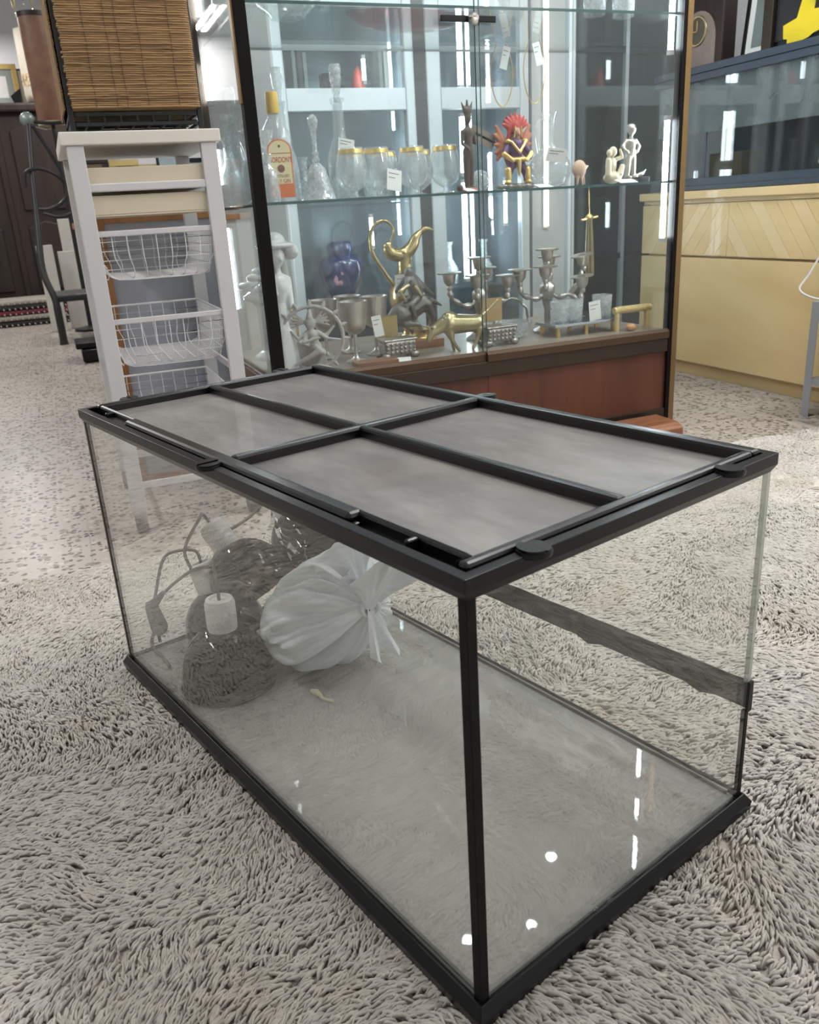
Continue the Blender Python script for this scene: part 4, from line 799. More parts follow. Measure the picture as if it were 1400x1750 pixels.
# brass bull
bu = thing('brass_bull', 'brass charging bull with lowered head and raised tail', 'statuette', (.685, .125, Z0), .03)
blob('bull_body', 'brass_pale', bu, [('c', (-.035, 0, .095), (.065, 0, .088), .036, .030), ('e', (-.03, 0, .104), (.034, .028, .034)), ('c', (-.055, 0, .095), (-.095, 0, .075), .026, .018), ('c', (-.095, 0, .078), (-.112, 0, .05), .017, .010), ('c', (-.1, -.012, .09), (-.118, -.026, .095), .005, .003), ('c', (-.118, -.026, .095), (-.126, -.024, .112), .003, .0015), ('c', (-.1, .012, .09), (-.118, .026, .095), .005, .003), ('c', (-.118, .026, .095), (-.126, .024, .112), .003, .0015),
    ('c', (-.035, -.016, .075), (-.03, -.018, .04), .014, .008), ('c', (-.03, -.018, .04), (-.005, -.018, .004), .008, .006), ('c', (-.035, .016, .075), (-.012, .018, .035), .014, .008), ('c', (-.012, .018, .035), (-.008, .018, .004), .008, .006), ('e', (.075, 0, .085), (.026, .026, .034)), ('c', (.078, -.015, .07), (.07, -.016, .04), .014, .008), ('c', (.07, -.016, .04), (.05, -.016, .004), .008, .006), ('c', (.085, .015, .07), (.098, .016, .035), .014, .008), ('c', (.098, .016, .035), (.12, .016, .004), .008, .006),
    ('c', (.095, 0, .11), (.125, .004, .128), .006, .004), ('c', (.125, .004, .128), (.165, .006, .158), .004, .005)], .0034)
# candelabra
def candelabrum(lb_, x, y, H, arms, base_r=.055):
    o = thing('candelabrum', lb_, 'candelabrum', (x, y, Z0))
    plathe('stem', 'pewter', o, [(0, 0), (base_r, 0), (base_r, .006), (base_r * .7, .016), (.014, .03), (.011, .08), (.016, .10), (.022, .125), (.03, .15), (.028, .172), (.016, .185), (.022, .2), (.022, .218), (.010, .228), (.010, H - .06), (0, H - .06)], seg=24, mod=lambda a, z: 1 + .05 * math.cos(a * 6))
    def cup(cx, cy, cz, tilt=0):
        T = Matrix.Rotation(tilt, 4, 'Y')
        return plathe('candle_cup', 'pewter', o, [(0, -.056), (.006, -.054), (.009, -.046), (.007, -.04), (.016, -.028), (.019, -.010), (.0195, -.004), (.034, -.002), (.036, .002), (.034, .003), (.014, .001), (.013, -.02), (0, -.02)], (cx, cy, cz), 20, T=T @ Matrix.Diagonal((1.25, 1.25, 1.1, 1)))
    cup(0, 0, H)
    for ax, ay, az, tl in arms:
        cup(ax, ay, az, tl); k = .35
        ptube('arm', 'pewter', o, smooth_path([(0, 0, .16), (ax * .3, ay * .3, .128), (ax * .65, ay * .65, .135), (ax * .95, ay * .95, az - .085), (ax, ay, az - .052)], 22), [.009 + .003 * math.sin(i * 1.1) for i in range(23)], 8)
    return o
candelabrum('left pewter candelabrum behind the brass bull', .868, .31, .292, [(-.135, -.03, .250, 0), (-.055, -.09, .238, 0), (.055, .06, .25, 0), (.09, -.05, .225, 0)])
candelabrum('right pewter candelabrum with leaning cups near the crystal glasses', 1.150, .30, .302, [(-.135, -.03, .240, 0), (-.05, -.07, .246, 0), (.05, .07, .270, 0), (.14, -.02, .272, -.18), (.10, -.08, .200, -.1)])
c = thing('amber_card', 'small amber coloured card standing under the left candelabrum', 'card', (.868, .225, Z0)); pbox('card', mat('amber card', (.42, .29, .13), .5, var=.15), c, -.04, .045, -.001, .001, .072, .155); pbox('card_stand', 'clear', c, -.02, .02, .002, .02, 0, .08)
gbk = thing('glass_basket', 'cut glass basket with twisted glass handle right of the silver box', 'basket', (.965, .25, Z0))
plathe('basket_bowl', 'crystal_cut', gbk, [(0, 0), (.03, 0), (.04, .006), (.062, .03), (.074, .06), (.071, .06), (.058, .03), (.035, .01), (0, .008)], seg=32, mod=lambda a, z: 1 + .04 * math.cos(a * 12))
ptube('basket_handle', 'silver', gbk, [(.072 * math.cos(t) * (1 + .02 * math.sin(t * 14)), .004 * math.sin(t * 9), .058 + .085 * math.sin(t)) for t in np.linspace(0, PI, 40)], .0048, 8)
tr = thing('mirror_tray', 'low mirrored tray on gold feet under the crystal glasses', 'tray', (1.185, .19, Z0))
pbox('tray_plate', 'mirror', tr, -.11, .17, -.07, .07, .040, .046, bev=.001); pbox('tray_rim', 'silver', tr, -.114, .174, -.074, .074, .036, .040, bev=.001)
for sx in (-.09, .03, .15):
    for sy in (-.055, .055): pbox('tray_foot', 'gold', tr, sx - .006, sx + .006, sy - .006, sy + .006, 0, .036)
for q, (x, y, h, lb_) in enumerate(((1.12, .165, .078, 'leftmost square crystal tumbler on the mirrored tray'), (1.178, .165, .078, 'second square crystal tumbler from the left on the mirrored tray'), (1.215, .225, .078, 'crystal tumbler standing at the back of the mirrored tray'), (1.315, .18, .085, 'rightmost and tallest looking crystal tumbler on the mirrored tray'))):
    o = thing('crystal_tumbler', lb_, 'glass', (x, y, Z0 + .046), 0, 'crystal tumblers on the mirrored tray')
    plathe('tumbler', 'crystal_cut', o, [(0, 0), (.030, 0), (.033, .004), (.038, h), (.035, h), (.030, .012), (0, .010)], seg=8)
c = thing('price_card', 'bright white price card among the crystal tumblers', 'price card', (1.25, .13, Z0 + .046)); tagcard(c, TR((0, 0, .036), ry=-.1), .05, .07)
bh = thing('bamboo_handle', 'bamboo bag handle standing near the right cabinet post', 'handle', (1.398, .105, Z0))
bm = Bm(); tube(bm, [(-.068, 0, 0), (-.07, 0, .03), (-.068, 0, .07)], .010, 12); tube(bm, [(.066, 0, 0), (.068, 0, .03), (.066, 0, .07)], .010, 12); obj('handle_posts', bm, 'bamboo', bh, smooth=True)
bm = Bm(); tube(bm, [(-.082, 0, .076), (0, 0, .078), (.08, 0, .076)], .0125, 12)
for k in range(17): tube(bm, [(-.07 + k * .0087, 0, .077), (-.0655 + k * .0087, 0, .077)], .0138, 12)
obj('handle_grip', bm, 'bamboo', bh, smooth=True)
so = thing('orange_shell', 'small orange and cream shell under the bamboo handle', 'shell', (1.375, .08, Z0)); blob('shell', mat('orange shell', (.6, .28, .12), .4, var=.3, scale=40), so, [('e', (0, 0, .014), (.022, .016, .014)), ('c', (0, 0, .016), (.026, 0, .008), .010, .004)], .003)

# ---------------------------------------------------------------- aluminium cabinet and pillar behind
ac = thing('aluminium_cabinet', 'tall aluminium framed glass cabinet standing behind the display cabinet', 'cabinet', (0, 1.3, 0))
AH = 2.4
for x0, x1 in ((.435, .48), (1.03, 1.075), (1.135, 1.205), (1.615, 1.66)): pbox('stile', 'alu', ac, x0, x1, 0, .045, 0, AH, bev=.006)
pbox('stile_gap', 'rubber', ac, 1.076, 1.134, .01, .04, 0, AH)
for z0, z1 in ((1.24, 1.33), (.04, .14), (1.64, 1.72), (AH - .08, AH)):
    pbox('rail', 'alu', ac, .48, 1.03, .004, .04, z0, z1, bev=.003); pbox('rail', 'alu', ac, 1.205, 1.615, .004, .04, z0, z1, bev=.003)
for x0, x1 in ((.48, 1.03), (1.205, 1.615)):
    for z0, z1 in ((.14, 1.24), (1.33, 1.64), (1.72, AH - .08)): pbox('pane', 'clear', ac, x0, x1, .018, .023, z0, z1)
pbox('back_panel', mat('blue grey panel', (.085, .13, .165), .25, .2, var=.45, scale=3), ac, .44, 1.655, .44, .46, 0, AH); pbox('end_panel', mat('grey end panel', (.33, .36, .38), .4, var=.1), ac, .44, .45, .045, .44, 0, AH); pbox('end_panel', 'mirror', ac, 1.645, 1.655, .045, .44, 0, AH)
for z in (.44, .86, 1.335, 1.56): pbox('shelf', 'shelf_glass', ac, .452, 1.643, .06, .438, z - .008, z)
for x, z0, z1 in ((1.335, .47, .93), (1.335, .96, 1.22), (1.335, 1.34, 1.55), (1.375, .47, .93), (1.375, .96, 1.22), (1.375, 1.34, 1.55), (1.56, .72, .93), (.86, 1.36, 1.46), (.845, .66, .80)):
    led(x, .066, z0, z1, 'reflected_strip', .0125 if x < 1.34 and x > 1.2 else .008, ac)  # glowing strips added in place of tube reflections in the glass
jar = thing('blue_jar', 'cobalt blue ginger jar with pink flower on the rear glass shelf', 'jar', (.72, 1.49, .4405))
plathe('jar_body', 'cobalt', jar, [(0, 0), (.06, 0), (.065, .01), (.095, .06), (.11, .12), (.105, .16), (.08, .185), (.058, .19), (.062, .2), (.066, .215), (.062, .24), (.045, .252), (0, .256)], seg=36)
blob('painted_flower', 'pink', jar, [('e', (-.045 + .016 * math.cos(a), -.088 + .003 * math.sin(a), .08 + .016 * math.sin(a)), (.012, .006, .012)) for a in np.linspace(0, 5.2, 6)] + [('e', (-.03, -.102, .11), (.010, .004, .012))], .004)
cb_ = thing('black_camera', 'black box camera on the upper rear shelf', 'camera', (.74, 1.47, 1.3355)); pbox('camera_body', 'black', cb_, -.05, .05, -.03, .03, 0, .075, bev=.008); plathe('lens', 'black_shine', cb_, [(0, 0), (.026, 0), (.028, .03), (.02, .034), (0, .028)], (0, -.03, .036), 20, T=Matrix.Rotation(PI / 2, 4, 'X'))
rp = thing('red_cone', 'small red pointed cone beside the black camera', 'cone', (.86, 1.45, 1.3355)); plathe('cone', 'red', rp, [(0, 0), (.034, 0), (.028, .04), (.016, .08), (0, .105)], seg=16)
for q, (x, w, h, m_) in enumerate(((.55, .016, .16, 'art_grey'), (.575, .02, .17, 'rubber'), (.60, .016, .15, 'art_grey'), (.98, .02, .18, 'art_pale'), (.955, .016, .17, 'art_grey'))):
    bk = thing('book', ('grey', 'black', 'slim grey', 'pale', 'short grey')[q] + ' book standing ' + ('left' if q < 3 else 'right') + ' of the black camera on the rear shelf', 'book', (x, 1.48, 1.3355)); pbox('cover', m_, bk, 0, w, -.06, .06, 0, h, bev=.001); pbox('pages', 'paper', bk, .002, w - .002, -.058, .061, .003, h + .0004)
for q, (x, z, lb_) in enumerate(((.58, .8605, 'left carafe on the middle rear shelf'), (.75, .8605, 'middle carafe on the middle rear shelf'), (.92, .8605, 'right carafe on the middle rear shelf'), (1.26, .8605, 'carafe behind the carved dark figure on the rear shelf'), (1.30, .4405, 'carafe on the low rear shelf behind the candelabrum'), (1.5, .4405, 'carafe on the low rear shelf at its right end'))):
    if q == 0: g0 = glassware('glass_carafe', lb_, 'carafe', [(.035, 0), (.045, .01), (.048, .08), (.02, .13), (.018, .19), (.026, .21)], (x, 1.5, z), 'crystal_cut', 20, 'glass carafes in the rear cabinet')
    else: dup(g0, (x, 1.5, z), label=lb_)
structure(pbox('trim_1', mat('pale grey pillar', (.52, .53, .55), .6, var=.05), None, 1.675, 1.86, 1.3, 1.75, 0, HI))
wl = thing('lamp_reflection', 'warm reflected strip upright on the pale grey pillar, glowing in place of a reflection', 'lamp', (1.745, 1.285, 0)); ptube('white_tube', 'warm_reflection', wl, [(0, 0, .70), (0, 0, 1.7)], .012, 10); pbox('strip_back', 'white', wl, -.014, .014, .004, .015, .69, 1.71)  # glowing strip added where a fluorescent tube is only reflected
dc = thing('dark_bookcase', 'tall dark green glazed bookcase behind the right end of the display cabinet', 'bookcase', (1.87, 1.45, 0))
pbox('carcass', 'green_dark', dc, .0, .80, .02, .30, 0, 2.3); pbox('front_post', 'dark_wood', dc, 0, .04, -.01, .02, 0, 2.3, bev=.004); pbox('front_post', 'gilt', dc, .042, .056, -.006, .02, 0, 2.3, label='thin gilt moulding')
for z in (.5, 1.02, 1.5, 2.26): pbox('rail', 'green_dark', dc, .056, .80, -.004, .02, z, z + .03)
pbox('pane', 'clear', dc, .056, .44, .002, .006, .05, 2.26); pbox('pane', 'clear', dc, .46, .80, .002, .006, .05, 2.26); pbox('centre_stile', 'alu', dc, .44, .46, -.008, .02, 0, 2.3)

# ---------------------------------------------------------------- chest, aquarium and what stands on it, right
ch = thing('wooden_chest', 'blond veneered wooden chest under the black rimmed aquarium', 'chest', (2.12, .12, 0))
Y0c, Y1c = -.30, .89
pbox('carcass', 'blond', ch, .03, .55, Y0c + .02, Y1c - .02, .07, .785); pbox('plinth', 'blond', ch, .035, .52, Y0c + .03, Y1c - .03, 0, .07)
pbox('lower_panel', 'blond', ch, 0, .03, Y0c, Y1c, .066, .538, bev=.002); pbox('top_slab', 'blond', ch, -.018, .57, Y0c - .015, Y1c + .01, .787, .822, bev=.004); pbox('top_moulding', 'blond2', ch, .006, .55, Y0c, Y1c, .771, .787)
pbox('drawer_back', 'blond3', ch, .010, .03, Y0c, Y1c, .548, .768)
def clip_strip(a, b, y0, y1, z0, z1, sl):
    """a slanted strip between offsets a and b (z = sl*(y - offset)) cut to the rectangle"""
    poly = []; H = z1 - z0
    raw = [(a, z0), (b, z0), (b + H / sl, z1), (a + H / sl, z1)]
    def cut(P, f):
        out = []
        for i in range(len(P)):
            p, q = P[i], P[(i + 1) % len(P)]; fp, fq = f(p), f(q)
            if fp >= 0: out.append(p)
            if fp * fq < 0: t = fp / (fp - fq); out.append((p[0] + (q[0] - p[0]) * t, p[1] + (q[1] - p[1]) * t))
        return out
    P = cut(raw, lambda p: p[0] - y0)
    return cut(P, lambda p: y1 - p[0]) if P else []
YZ = Matrix(((0, 0, -1, 0), (1, 0, 0, 0), (0, 1, 0, 0), (0, 0, 0, 1)))
JY = .31
for (ya, yb, sl) in ((Y0c, JY - .0008, 1.25), (JY + .0008, Y1c, -1.25)):
    w = .072; off = -1.2; k = 0
    while off < 1.4:
        P = clip_strip(off + .0006, off + w - .0006, ya, yb, .549, .767, sl)
        if len(P) >= 3:
            if sl < 0 or True:
                bm = Bm(); prism(bm, P, 0, .010, Matrix.Translation((.011, 0, 0)) @ YZ); obj('veneer_strip', bm, ('blond', 'blond2', 'blond')[k % 3], ch)
        off += w; k += 1
aq = thing('aquarium', 'long aquarium with slate blue rims and dark back on the blond chest', 'aquarium', (2.13, .12, .8225))
q0, q1 = -.27, .85
def rim(nm, z0, z1, o=0.0):
    bm = Bm(); box(bm, -o, .03, q0, q1, z0, z1); box(bm, .39, .42 + o, q0, q1, z0, z1); box(bm, .03, .39, q0, q0 + .03, z0, z1); box(bm, .03, .39, q1 - .03, q1, z0, z1); return obj(nm, bm, 'tank_rim', aq, bev=.003)
rim('bottom_rim', 0, .052); rim('rim_foot', 0, .022, .006); rim('top_rim', .440, .470); rim('top_rim', .470, .498, .005)
pbox('front_pane', 'aquarium_glass', aq, .008, .016, q0 + .01, q1 - .01, .052, .44); pbox('side_pane', 'aquarium_glass', aq, .016, .40, q1 - .018, q1 - .01, .052, .44); pbox('side_pane', 'aquarium_glass', aq, .016, .40, q0 + .01, q0 + .018, .052, .44)
pbox('back_wall', 'dark_back', aq, .40, .408, q0 + .02, q1 - .02, .03, .44); pbox('floor_plate', 'dark_back', aq, .016, .40, q0 + .02, q1 - .02, .03, .05)
pbox('reflection_band', 'reflection_haze', aq, .0165, .0172, q0 + .02, q1 - .02, .235, .44)  # reflection on the front glass, painted as a hazy band
pbox('hood', 'dark_back', aq, .02, .40, q0 + .02, q1 - .02, .47, .492)
ptube('overflow_pipe', mat('violet grey pipe', (.2, .18, .28), .4), aq, [(.05, .55, .05), (.05, .545, .4)], .006, 8)
dw = thing('filter_block', 'brown cork block inside the left end of the aquarium', 'block', (2.30, .62, .8728)); pbox('block', mat('brown cork', (.10, .07, .03), .8, var=.5, scale=25, bump=.5), dw, -.05, .05, -.1, .1, 0, .10, bev=.006)
ck = thing('arched_clock', 'dark arched mantel clock standing on the left end of the aquarium', 'clock', (2.27, .79, 1.3215))
def arch_poly(w, h, n=14): return [(-w, 0), (w, 0), (w, h - w)] + [(w * math.cos(t), h - w + w * math.sin(t)) for t in np.linspace(0, PI, n)[1:-1]] + [(-w, h - w)]
bm = Bm(); prism(bm, arch_poly(.15, .42), 0, .075, Matrix.Translation((.015, 0, 0)) @ YZ); obj('clock_case', bm, 'dark_wood', ck, bev=.006)
bm = Bm(); prism(bm, arch_poly(.112, .215), 0, .006, Matrix.Translation((-.058, 0, .012)) @ YZ); obj('clock_panel', bm, mat('pinkish brown clock glass', (.22, .17, .15), .25, var=.3, scale=8), ck)
bm = Bm(); tube(bm, [(-.066, .055 * math.cos(t), .150 + .055 * math.sin(t)) for t in np.linspace(0, 2 * PI, 33)[:-1]], .005, 6, True); obj('dial_ring', bm, 'brass_pale', ck, smooth=True)
bm = Bm(); lathe(bm, [(0, 0), (.052, 0), (.052, .003), (0, .003)], (-.0645, 0, .150), 28, Matrix.Rotation(-PI / 2, 4, 'Y')); dl = obj('dial', bm, mat('dark bronze dial', (.09, .08, .06), .35, .4, var=.3), ck)
bm = Bm(); box(bm, -.069, -.0682, -.003, .003, .15, .19); box(bm, -.069, -.0682, -.002, .028, .148, .152); obj('hands', bm, 'brass', dl)
def framed(name, lb_, loc, rz, w, h, fm, am, fw=.02, lean=.12, mt=None, cat='picture', group=None):
    o = thing(name, lb_, cat, loc, rz, group); T = Matrix.Rotation(-lean, 4, 'X'); z0 = .002
    for k, b in (('frame_side', (-w / 2, w / 2, 0, fw)), ('frame_side', (-w / 2, w / 2, h - fw, h)), ('frame_side', (-w / 2, -w / 2 + fw, fw, h - fw)), ('frame_side', (w / 2 - fw, w / 2, fw, h - fw))):
        bm = Bm(); box(bm, b[0], b[1], -.012, .012, b[2] + z0, b[3] + z0, T); obj(k, bm, fm, o, bev=.002)
    if mt:
        bm = Bm(); box(bm, -w / 2 + fw, w / 2 - fw, -.002, .006, fw + z0, h - fw + z0, T); obj('mount', bm, mt, o); e = fw + .16 * min(w, h)
        bm = Bm(); box(bm, -w / 2 + e, w / 2 - e, -.0035, -.0021, e + z0, h - e + z0, T); obj('print', bm, am, o)
    else:
        bm = Bm(); box(bm, -w / 2 + fw, w / 2 - fw, -.002, .006, fw + z0, h - fw + z0, T); obj('print', bm, am, o)
    return o
framed('framed_picture', 'picture with pale mount between the arched clock and the taped black hood', (2.30, .515, 1.3215), -PI / 2, .20, .34, 'black', 'art_grey', .014, .1, 'paper')
bh_ = thing('light_hood', 'black aquarium light hood with yellow tape standing on the aquarium', 'light hood', (2.22, .12, 1.3215), .0)
bm = Bm(); box(bm, 0, .25, -.36, .28, 0, .34); obj('hood_shell', bm, 'black', bh_, bev=.006)
pbox('hood_frame', 'bronze', bh_, -.02, .0, .235, .285, 0, .34, bev=.003, label='brown upright edge strip'); pbox('recess', 'dark_back', bh_, -.004, .0, -.34, .23, .03, .3)
ptube('white_tube', 'tube_white', bh_, [(-.030, .045, .185), (-.030, -.36, .195)], .022, 12)
yp = [(.115, .065), (.165, .06), (.165, .085), (.185, .088), (.19, .135), (.125, .15), (.09, .255), (.14, .26), (.15, .325), (-.02, .335), (-.03, .27), (.035, .25), (.045, .165), (-.035, .16), (-.045, .10), (.04, .085), (.06, .075)]
bm = Bm(); prism(bm, yp, 0, .0014, Matrix.Translation((-.0042, 0, -.055)) @ YZ); obj('tape_patch', bm, 'yellow', bh_, label='yellow tape patch')
# rack, speaker and cable at the right edge
rk = thing('metal_rack', 'grey angle-steel rack at the right edge in front of the blond chest', 'rack', (1.965, -.213, 0))
for x, y in ((0, 0), (0, -.5), (.42, 0), (.42, -.5)):
    bm = Bm(); box(bm, x - .018, x + .018, y - .002, y + .0, 0, .42); box(bm, x - .018, x - .0155, y - .034, y - .002, 0, .42); obj('leg', bm, 'grey_rack', rk)
    pbox('foot', 'rubber', rk, x - .016, x + .016, y - .03, y - .003, -.0, .004)
for z in (.12, .40):
    pbox('shelf_plate', 'grey_rack', rk, -.016, .44, -.534, -.002, z, z + .022)
sp = thing('black_speaker', 'black rounded speaker box standing on the low shelf of the grey rack', 'speaker', (2.07, -.345, .1425)); pbox('speaker_box', 'black', sp, -.08, .2, -.11, .125, 0, .235, bev=.03)
cbx = thing('white_cable', 'looped white cable hanging in front of the blond chest at the right', 'cable', (2.0, -.3, 0)); ptube('cable', 'white', cbx, smooth_path([(.05, -.20, .92), (-.02, .02, .935), (-.055, .115, .90), (-.03, .10, .87), (.0, -.02, .80), (-.06, .02, .66), (-.13, .04, .53), (-.17, .04, .475), (-.14, -.02, .445), (-.09, -.08, .455), (-.02, -.18, .50), (.04, -.25, .427)], 60), .0038, 8)

# ---------------------------------------------------------------- white basket tower, left
tw = thing('basket_tower', 'white storage tower with wire baskets and trays beside the display cabinet', 'storage tower', (-.497, -.184, 0))
TWX, TWY = .386, .49
for x, y in ((.012, .0), (TWX - .052, .0), (.012, TWY - .022), (TWX - .052, TWY - .022)):
    lg = pbox('post', 'white', tw, x, x + .04, y, y + .022, .062, 1.010, bev=.002)
    bm = Bm(); lathe(bm, [(0, -.016), (.028, -.016), (.031, -.012), (.031, .012), (.028, .016), (0, .016)], (x + .02, y + .011 + .012, .031), 24, Matrix.Rotation(PI / 2, 4, 'Y')); obj('caster_wheel', bm, mat('grey caster rubber', (.12, .115, .11), .5), lg, smooth=True)
    pbox('caster_fork', 'grey_rack', lg, x + .004, x + .036, y + .002, y + .02, .054, .068)
bm = Bm(); prism(bm, [(0, 1.010), (.0, 1.041), (TWX, 1.041), (TWX, 1.010)], -.004, TWY + .006, Matrix(((1, 0, 0, 0), (0, 0, 1, 0), (0, 1, 0, 0), (0, 0, 0, 1)))); obj('top_slab', bm, mat('off white slab', (.66, .63, .58), .45, var=.03), tw, bev=.003)
for z in (.10, .415):
    for x in (.03, TWX - .036): pbox('side_rail', 'white', tw, x, x + .006, .022, TWY - .022, z, z + .02)
pbox('low_rail', 'white', tw, .052, TWX - .052, TWY - .018, TWY - .006, .10, .122); pbox('low_rail', 'white', tw, .052, TWX - .052, .004, .014, .13, .148)
X0, X1 = .045, TWX - .05
for z, hh in ((.905, .055), (.845, .05)):
    bm = Bm(); box(bm, X0, X1, .012, TWY - .03, z, z + .004); box(bm, X0, X1, .012, .018, z + .004, z + hh); box(bm, X0, X1, TWY - .036, TWY - .03, z + .004, z + hh); box(bm, X0, X0 + .005, .018, TWY - .036, z + .004, z + hh); box(bm, X1 - .005, X1, .018, TWY - .036, z + .004, z + hh)
    t_ = obj('tray', bm, 'beige', tw, bev=.003)
    if z > .9: pbox('tray_lip', 'white', t_, X0 - .002, X1 + .002, .002, .012, z - .002, z + .018, bev=.003)
def basket(ztop, zbot, y0, y1):
    b = pbox('basket_rim', 'white', tw, X0 - .004, X1 + .004, y0, y0 + .006, ztop - .011, ztop + .003, bev=.002)
    bm = Bm()
    tube(bm, [(X0, y0, ztop), (X0, y1, ztop)], .0028, 6); tube(bm, [(X1, y0, ztop), (X1, y1, ztop)], .0028, 6); tube(bm, [(X0, y1, ztop), (X1, y1, ztop)], .0034, 6)
    obj('rim_wires', bm, 'white_wire', b, smooth=True)
    bm = Bm(); r = .0012; n = 9; rad = .035
    for i in range(n):
        x = X0 + (X1 - X0) * i / (n - 1); xb = (X0 + X1) / 2 + (x - (X0 + X1) / 2) * .9
        tube(bm, smooth_path([(x, y0 + .002, ztop), (x, y0 + .008, (ztop + zbot) / 2), (xb, y0 + .02, zbot + .03), (xb, y0 + .055, zbot + .003), (xb, (y0 + y1) / 2, zbot), (xb, y1 - .055, zbot + .003), (xb, y1 - .02, zbot + .03), (x, y1 - .006, (ztop + zbot) / 2), (x, y1, ztop)], 22), r, 5)
    for k in range(17):
        y = y0 + .03 + (y1 - y0 - .06) * k / 16; pts = [(X0, y, ztop), (X0 + .004, y, (ztop + zbot) / 2), (X0 + .014, y, zbot + .022), (X0 + .04, y, zbot + .002), ((X0 + X1) / 2, y, zbot), (X1 - .04, y, zbot + .002), (X1 - .014, y, zbot + .022), (X1 - .004, y, (ztop + zbot) / 2), (X1, y, ztop)]
        tube(bm, smooth_path(pts, 16), r, 5)
    for k in range(1, 5):
        t = k / 5; z = ztop - (ztop - zbot) * t * .95; e = .018 * t ** 2
        tube(bm, [(X0 + e, y0 + .003 + e, z), (X1 - e, y0 + .003 + e, z), (X1 - e, y1 - .003 - e, z), (X0 + e, y1 - .003 - e, z)], r, 5, True)
    obj('wire_grid', bm, 'white_wire', b, smooth=True, kind='stuff')
basket(.808, .688, .006, TWY - .03); basket(.590, .462, .006, TWY - .03); basket(.372, .25, .006, TWY - .03)
bd = thing('framed_board', 'pale blue grey board in an orange wood frame leaning behind the basket tower', 'board', (-.26, .352, 0))
bm = Bm(); box(bm, -.14, .19, -.004, .004, .02, .83); obj('panel', bm, mat('pale blue grey panel', (.36, .38, .43), .3, var=.12, scale=3), bd)
for b in ((-.175, -.14, 0, .85), (-.14, .19, .83, .85), (-.14, .19, 0, .02)): pbox('frame_side', 'orangewood', bd, b[0], b[1], -.012, .012, b[2], b[3], bev=.002)
pbox('frame_side', 'blackpost', bd, .19, .225, -.012, .012, 0, .85, bev=.002, label='black right frame edge')
# woven hamper on top of the tower
hp = thing('woven_hamper', 'seagrass rope hamper with black iron frame on top of the white tower', 'hamper', (-.46, -.165, 1.0415))
HW, HD, HH = .308, .29, .52
for x, y in ((0, 0), (HW, 0), (0, HD), (HW, HD)):
    bm = Bm(); box(bm, x - .006, x + .006, y - .006, y + .006, 0, HH); obj('iron_post', bm, 'black_iron', hp, bev=.001)
bm = Bm()
for z in (.012, .034): box(bm, .009, HW - .009, -.005, .005, z, z + .008 ); box(bm, .009, HW - .009, HD - .005, HD + .005, z, z + .008); box(bm, -.005, .005, .009, HD - .009, z, z + .008); box(bm, HW - .005, HW + .005, .009, HD - .009, z, z + .008)
for k in range(7): x = HW * (k + 1) / 8; box(bm, x - .002, x + .002, .0, HD, .020, .024); box(bm, x - .002, x + .002, -.003, .003, .02, .034)
for k in range(5): y = HD * (k + 1) / 6; box(bm, 0, HW, y - .002, y + .002, .024, .028)
obj('iron_base', bm, 'black_iron', hp)
bm = Bm(); rh = .0049; n = int((HH - .052) / rh)
for j in range(n):
    z = .050 + rh * (j + .5); jit = random.uniform(-.0012, .0012); rr = .0026 + random.uniform(-.0003, .0004); ex = random.uniform(-.003, .002)
    pts = [(.006 + ex, -.007, z), (.006 + ex, -.0115, z)] + [(.011 + (HW - .023) * i / 12, -.0125 + random.uniform(-.0008, .0008) + jit, z + random.uniform(-.0007, .0007)) for i in range(13)] + [(HW - .003, -.011, z), (HW + .004, -.002, z)]
    pts += [(HW + .0095, HD * i / 6, z + random.uniform(-.0006, .0006)) for i in range(1, 7)]
    tube(bm, pts, rr, 5)
    tube(bm, [(-.0115, .004 + random.uniform(-.002, .002), z), (-.0125, HD * .5, z), (-.0115, HD, z)], rr, 5)
obj('rope_weave', bm, 'rope', hp, smooth=True, kind='stuff')
pbox('liner', 'rope', hp, .004, HW - .002, -.004, HD, .046, HH - .01)
for fx in (.20, .36, .44, .60, .84):
    bm = Bm()
    for j in range(26): z = .052 + (HH - .056) * j / 26; tube(bm, [(HW * fx + .0015 * math.sin(j), -.0152, z), (HW * fx + .001 * math.sin(j + 2), -.0152, z + (HH - .056) / 26)], .0007, 4)
    obj('stitch_line', bm, 'bronze_dark', hp)

# ---------------------------------------------------------------- far left: iron stand, armoire, wall pieces
ir = thing('iron_stand', 'tall black wrought iron chair with ball finial and scrolls, left of the white tower', 'chair', (-.62, 4.42, 0))
bm = Bm(); tube(bm, smooth_path([(.02, 0, .0), (.02, .0, .18), (.015, .02, .34), (-.03, .12, .55), (.0, .3, .9), (.03, .45, 1.25), (.07, .62, 1.60)], 30), [.034] + [.028] * 8 + [.024] * 12 + [.02] * 10, 8); obj('front_leg', bm, 'black_iron', ir, smooth=True)
bm = Bm(); tube(bm, smooth_path([(.62, .1, 0), (.60, .1, .34), (.52, .2, .7), (.40, .35, 1.05), (.28, .55, 1.5)], 24), .022, 8); obj('rear_leg', bm, 'black_iron', ir, smooth=True)
pbox('leg', 'black_iron', ir, .0, .045, .55, .59, 0, .34); pbox('leg', 'black_iron', ir, .58, .62, .55, .59, 0, .34)
bm = Bm(); box(bm, .0, .62, .02, .60, .31, .36); obj('seat', bm, 'black_iron', ir, bev=.015)
bm = Bm(); ball(bm, (.07, .64, 1.63), .055); obj('finial', bm, mat('verdigris ball', (.22, .26, .25), .4, .4, var=.3), ir, smooth=True)
